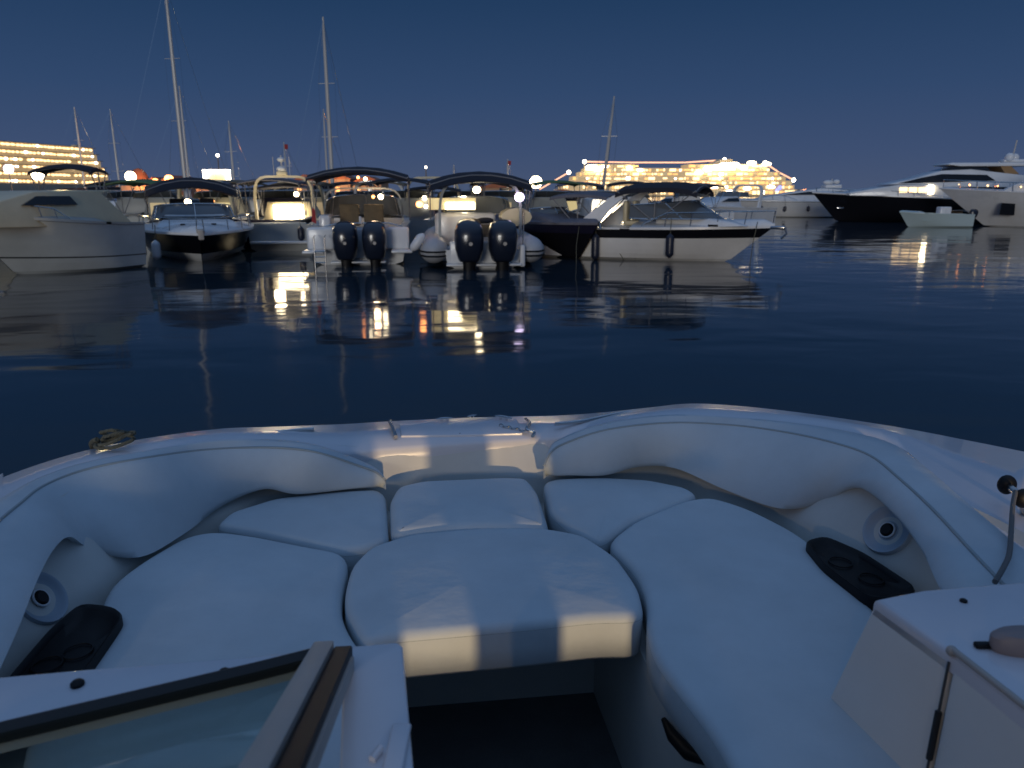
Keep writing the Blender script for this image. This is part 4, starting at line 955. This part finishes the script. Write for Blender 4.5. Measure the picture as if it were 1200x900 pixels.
# right cruise ship, 450 m out, broadside
DS = 450; k = DS/F
def sx_(px): return pd(px, 226, DS).x
def sz_(py): return pd(600, py, DS).z
ship = empty('cruise_ship', (sx_(780), DS, 0), 0, 'cruise ship glowing with rows of lights on the horizon right of centre', 'cruise ship')
X = lambda px: sx_(px)-sx_(780)
def deckbox(g, a, b, y0, y1, m, dep=24): g.box(((X(a)+X(b))/2, 0, (sz_(y0)+sz_(y1))/2), (X(b)-X(a), dep, abs(sz_(y0)-sz_(y1))), m, .3)
g = MB(); g.profile([(X(645), 0), (X(640), sz_(228)), (X(925), sz_(225)), (X(930), sz_(222)), (X(915), 0)], 11, 12, SHIPW); g.build('hull', ship)
rows_ = [(650, 925, 222, 229), (655, 922, 217, 222), (662, 918, 212, 217), (668, 912, 207, 212), (676, 905, 202, 207), (682, 893, 197.5, 202), (690, 740, 193, 197.5), (800, 890, 193, 197.5)]
for i, (a, b, y0, y1) in enumerate(rows_):
    g = MB(); deckbox(g, a, b, y0, y1, E_DECK, 24-i*.8); dk = g.build('deck', ship, 30)
    g = MB(); x = a+1.5; yf = -(24-i*.8)/2-.12
    while x < b-3:
        w_ = random.choice((1.4, 2, 3, 4.5, 7)); 
        if random.random() < .86:
            h = (y1-y0)*random.uniform(.3, .62); m = random.choice((E_WIN, E_WIN, E_WIN2, E_WIN2, E_ROOM, E_WHT if random.random() < .35 else E_WIN))
            g.box((X(x+w_/2), yf, sz_((y0+y1)/2+random.uniform(-.2, .4))), (w_*k, .2, abs(h)*k), m)
        x += w_+random.uniform(.5, 1.6)
    tag(g.build('lit_windows', dk), kind='stuff')
g = MB(); g.loft([[Vector((X(px_)+rx*math.cos(a_*PI/8), 4*math.sin(a_*PI/8), sz_(py_))) for a_ in range(16)] for px_, py_, rx in ((838, 197, 8), (842, 191, 6.5), (846, 187, 5))], SHIPW); g.build('funnel', ship)
g = MB()
for px_, py_, r_ in ((690, 197, 2.0), (697, 199, 1.6), (705, 196, 1.2), (842, 195, 2.4), (832, 197, 2.0), (851, 194, 2.0), (822, 199, 1.6), (871, 192, 1.6), (888, 193, 1.5), (862, 197, 1.4), (812, 203, 1.3), (745, 200, 1.0), (733, 197, 1.0), (650, 228, 1.5), (712, 227, 1.5), (848, 225, 1.6), (895, 219, 1.2), (868, 221, 1.3)):
    g = MB(); g.ball((X(px_), -11.8, sz_(py_)), r_*1.0, E_HOT, 10, (1.7, .6, .7)); g.build('floodlight', ship)
for px_, py_, r_ in ((905, 220, 1.0), (902, 223, .8)):
    g = MB(); g.ball((X(px_), -12.4, sz_(py_)), r_, E_BLUE, 8); g.build('blue_light', ship)
g = MB()
for q in (((632, 222), (666, 202)), ((684, 189.5), (740, 190.5), (800, 190.5), (846, 187.5)), ((893, 191), (910, 202), (928, 211))):
    g.tube([(X(a_), -1, sz_(b__)) for a_, b__ in q], .42, E_STR, 6)
for a_, b__ in ((666, 202), (684, 189.5), (846, 187.5), (893, 191), (928, 211)): g.ball((X(a_), -1, sz_(b__)), 1.2, E_WHT, 8)
g.build('string_lights', ship)
for a_, y0 in ((684, 189), (846, 187), (893, 190)):
    g = MB(); g.tube([(X(a_), 0, sz_(200)), (X(a_), 0, sz_(y0-1.5))], .3, SHIPW, 6); g.build('mast', ship)
# left cruise ship, nearer, running away to its right end
PA = pd(-60, 226, 232); PB = pd(131, 226, 300)
dirv = Vector((PB.x-PA.x, PB.y-PA.y, 0)); LS = dirv.length; angS = math.atan2(dirv.y, dirv.x)
ship = empty('cruise_ship', (PA.x, PA.y, 0), angS, 'ship with scalloped rows of golden deck lights at the far left', 'cruise ship')
H0 = 18.5
g = MB(); g.box((LS/2, 7, 2.5), (LS, 14, 5.6), SHIPW, .3); g.build('hull', ship)
nr = 6
for i in range(nr):
    z0 = 4.5+i*(H0-4.5)/nr; hh = (H0-4.5)/nr; Le = LS-(0 if i < 2 else (i-1)*1.3)
    g = MB(); g.box((Le/2, 7.0+i*.2, z0+hh*.5), (Le, 13, hh), E_DECK, .1); g.box((Le/2, 7+i*.2-.6, z0+hh-.14), (Le+.4, 14, .22), SHIPW, .05); dk = g.build('deck', ship, 30)
    g = MB(); x = 1.0
    while x < Le-1:
        if random.random() < .94: g.ball((x, .35+i*.2, z0+hh*.62+random.uniform(-.08, .08)), .42, random.choice((E_WIN, E_WIN, E_WIN, E_WHT)), 8, (random.uniform(1.5, 2.6), .35, random.uniform(.7, 1.0)))
        x += random.uniform(1.5, 2.1)
    tag(g.build('lit_windows', dk), kind='stuff')
g = MB(); g.box((LS-9, 6, H0+.4), (1.5, 2, .9), SHIPW, .1); g.tube([(LS-7, 6, H0), (LS-7, 6, H0+1.8)], .15, SHIPW, 6); g.build('upper_mast', ship)

# ================================================================== SHORE
g = MB(); g.box((-45, 92, .2), (150, 40, 1.6), STONE, .1); tag(g.build('quay'), kind='structure')
g = MB(); pts = []
n = 60
for i in range(n+1):
    x = -2200+4400*i/n; h = 7+5*math.sin(i*.9)+4*math.sin(i*.37+1); h = max(3, h)*(1.6 if i < 30 else .75)
    pts.append([Vector((x, 1900, -1)), Vector((x, 1915, h*.6)), Vector((x, 1980, h)), Vector((x, 2100, h*.8)), Vector((x, 2300, -1))])
g.loft(pts, HILL, closed=False); tag(g.build('hills'), kind='structure')
g = MB()
for i in range(60):
    px_ = random.choice((random.uniform(930, 985), random.uniform(560, 640), random.uniform(930, 985), random.uniform(930, 1000)))
    q = pd(px_, 225-random.uniform(0, 2.4), 1890); g.ball(q, random.uniform(1.2, 2.4), random.choice((E_WIN, E_WIN2, E_ORG)), 6)
tag(g.build('distant_lights'), 'tiny amber lights strung along the far shore at the horizon', 'lights', kind='stuff')
# domed building and small houses on the quay
D = 84
def Q(px, py=226, D_=D): return pd(px, py, D_)
q = Q(165); o = empty('domed_building', (q.x, D, 1), 0, 'building with a brown dome lit orange behind the masts at left', 'building')
zt_ = Q(165, 197).z-1; rr = (Q(177).x-Q(153).x)/2
g = MB(); g.box((0, 0, zt_*.25), (rr*2.6, 5, zt_*.5), WALLM, .1); g.build('wall', o)
g = MB(); g.loft([[Vector((rr*c_*math.cos(a_*PI/10), rr*c_*math.sin(a_*PI/10), zt_*.45+(zt_*.55)*s_)) for a_ in range(20)] for c_, s_ in ((1, 0), (.97, .25), (.87, .5), (.68, .75), (.4, .93), (.05, 1))], TERRA); g.build('dome', o)
for j, (a, b, yt) in enumerate(((176, 192, 208), (193, 214, 206), (232, 260, 213), (346, 372, 205), (378, 412, 202), (415, 448, 207), (560, 600, 215), (636, 680, 222))):
    q0, q1 = Q(a), Q(b); h = Q(a, yt).z-1; wd = q1.x-q0.x
    o = empty('house', ((q0.x+q1.x)/2, D+2, 1), 0, ('narrow orange lit house right of the brown dome', 'orange lit house left of the two close masts', 'low brown house behind the black bimini', 'brown house left of the long black bimini', 'taller brown house under the long black bimini', 'brown house right end under the long bimini', 'low house left of the big round lamp', 'low house under the string lights of the right ship')[j], 'house', 'houses along the quay')
    g = MB(); g.box((0, 0, h*.4), (wd, 5, h*.8), WALLM, .05); wl = g.build('wall', o)
    g = MB(); g.profile([(-wd/2-.2, h*.78), (0, h*1.02), (wd/2+.2, h*.78)], 2.8, 2.8, TERRA); g.build('roof', o)
    for t in range(max(1, int(wd/1.2))):
        g = MB(); g.box((-wd/2+.6+1.2*t, -2.52, h*.45), (.4, .06, .5), E_WIN2 if (t+j) % 2 else DGLASS); g.build('window', o)
# lit kiosk with white frame
q = Q(256, 226, 62); zt_ = Q(256, 199, 62).z; zb_ = Q(256, 212, 62).z; wd = (Q(271, 226, 62).x-Q(241, 226, 62).x)
o = empty('kiosk', (q.x, 62, 0), 0, 'white framed glowing kiosk on legs right of the two close masts', 'kiosk')
g = MB(); cz = (zt_+zb_)/2; hh = zt_-zb_
g.box((0, 0, zt_-.1), (wd, .5, .22), E_WHT, .02); g.box((-wd/2+.12, 0, cz), (.24, .5, hh), E_WHT, .02); g.box((wd/2-.12, 0, cz), (.24, .5, hh), E_WHT, .02); g.build('lit_frame', o)
g = MB(); g.box((0, .1, cz-.1), (wd-.4, .2, hh-.2), E_DIM); g.build('panel', o)
g = MB(); g.box((-.6, 0, zb_/2), (.15, .15, zb_), STONE); g.box((.6, 0, zb_/2), (.15, .15, zb_), STONE); g.build('leg', o)
# street lamps
def lamp(px, py, D_, r, m, label):
    q = pd(px, py, D_); o = empty('street_lamp', (q.x, D_, 1), 0, label, 'street lamp', 'street lamps along the quay')
    g = MB(); h = q.z-1; g.tube([(0, 0, 0), (0, 0, max(.2, h-r))], .06, STONE, 8, rr=[.09, .05]); g.build('post', o)
    g = MB(); g.ball((0, 0, h), r, m, 16); g.build('globe', o)
    return q
lamp(628, 213.5, 74, .58, E_HOT, 'biggest brightest round lamp, left of the right hand cruise ship')
lamp(10, 198, 73, .42, E_VIO, 'violet white lamp at the far left edge in front of the ship')
lamp(44, 205, 73, .52, E_HOT, 'bright warm lamp in front of the left ship')
lamp(153, 207, 73, .48, E_HOT, 'warm lamp beside the brown dome')
lamp(182, 213, 73, .30, E_ORG, 'smaller orange lamp right of the brown dome')
lamp(198, 210, 73, .40, E_ORG, 'orange lamp nearest the tallest mast')
lamp(255, 182, 75, .16, E_WHT, 'small white lamp on the tall post above the kiosk')
lamp(499, 196, 75, .12, E_WHT, 'tiny white lamp above the thin cream arch')
lamp(613, 218, 76, .16, E_ORG, 'small orange lamp just left of the biggest lamp')
lamp(560, 213, 76, .18, E_WIN, 'dim amber lamp above the inflatable boat canopy')

def point(loc, e, col, r=.1, nm='point_light'):
    l = bpy.data.lights.new(nm, 'POINT'); l.energy = e; l.color = col; l.shadow_soft_size = r
    o = bpy.data.objects.new(nm, l); C.objects.link(o); o.location = loc
# quay and cabin lamps around the houses and boats, plus one sourceless light
point(pd(170, 212, 80), 900, (1, .45, .15), .4); point(pd(205, 208, 79), 500, (1, .35, .1), .4)
point(pd(395, 212, 80), 700, (1, .5, .2), .4); point(pd(628, 213, 72), 500, (1, .75, .45), .5)
point(pd(70, 203, 27), 90, (1, .8, .4), .2)  # added light without a lamp, brightens the left cruiser's cabin
point(pd(320, 236, 29), 60, (1, .8, .5), .2); point(pd(437, 231, 25), 18, (1, .7, .4), .1); point(pd(545, 236, 25), 18, (1, .8, .5), .1); point(pd(700, 240, 32), 30, (1, .85, .6), .2)

# pontoon behind the viewer with the lamps that throw the warm patches
g = MB(); g.box((.5, -8.3, .35), (16, 2.2, .5), STONE, .05); tag(g.build('pontoon'), kind='structure')
def bollard(x, y, z, e, r, label):
    o = empty('pontoon_lamp', (x, y, .6), 0, label, 'lamp', 'lamps on the pontoon')
    g = MB(); g.tube([(0, 0, 0), (0, 0, z-.6-.12)], .05, STONE, 10); g.build('post', o)
    g = MB(); g.tube([(0, 0, z-.6+.08), (0, 0, z-.6+.12)], .12, STONE, 12); g.build('cap', o)
    point((x, y, z), e, (1, .70, .36), r, 'pontoon_light')
bollard(LAMP.x, LAMP.y, LAMP.z, 2100, .035, 'low lamp on the pontoon behind the boat, right one')
bollard(-4.2, -7.6, 3.1, 190, .12, 'taller lamp on the pontoon behind the boat, left one')

# ------------------------------------------------------------------ render
S.render.engine = 'CYCLES'
S.view_settings.view_transform = 'Standard'; S.view_settings.look = 'None'; S.view_settings.exposure = 0; S.view_settings.gamma = 1
S.cycles.max_bounces = 6; S.cycles.glossy_bounces = 4; S.cycles.transmission_bounces = 4; S.cycles.caustics_reflective = False; S.cycles.caustics_refractive = False
S.cycles.sample_clamp_indirect = 3
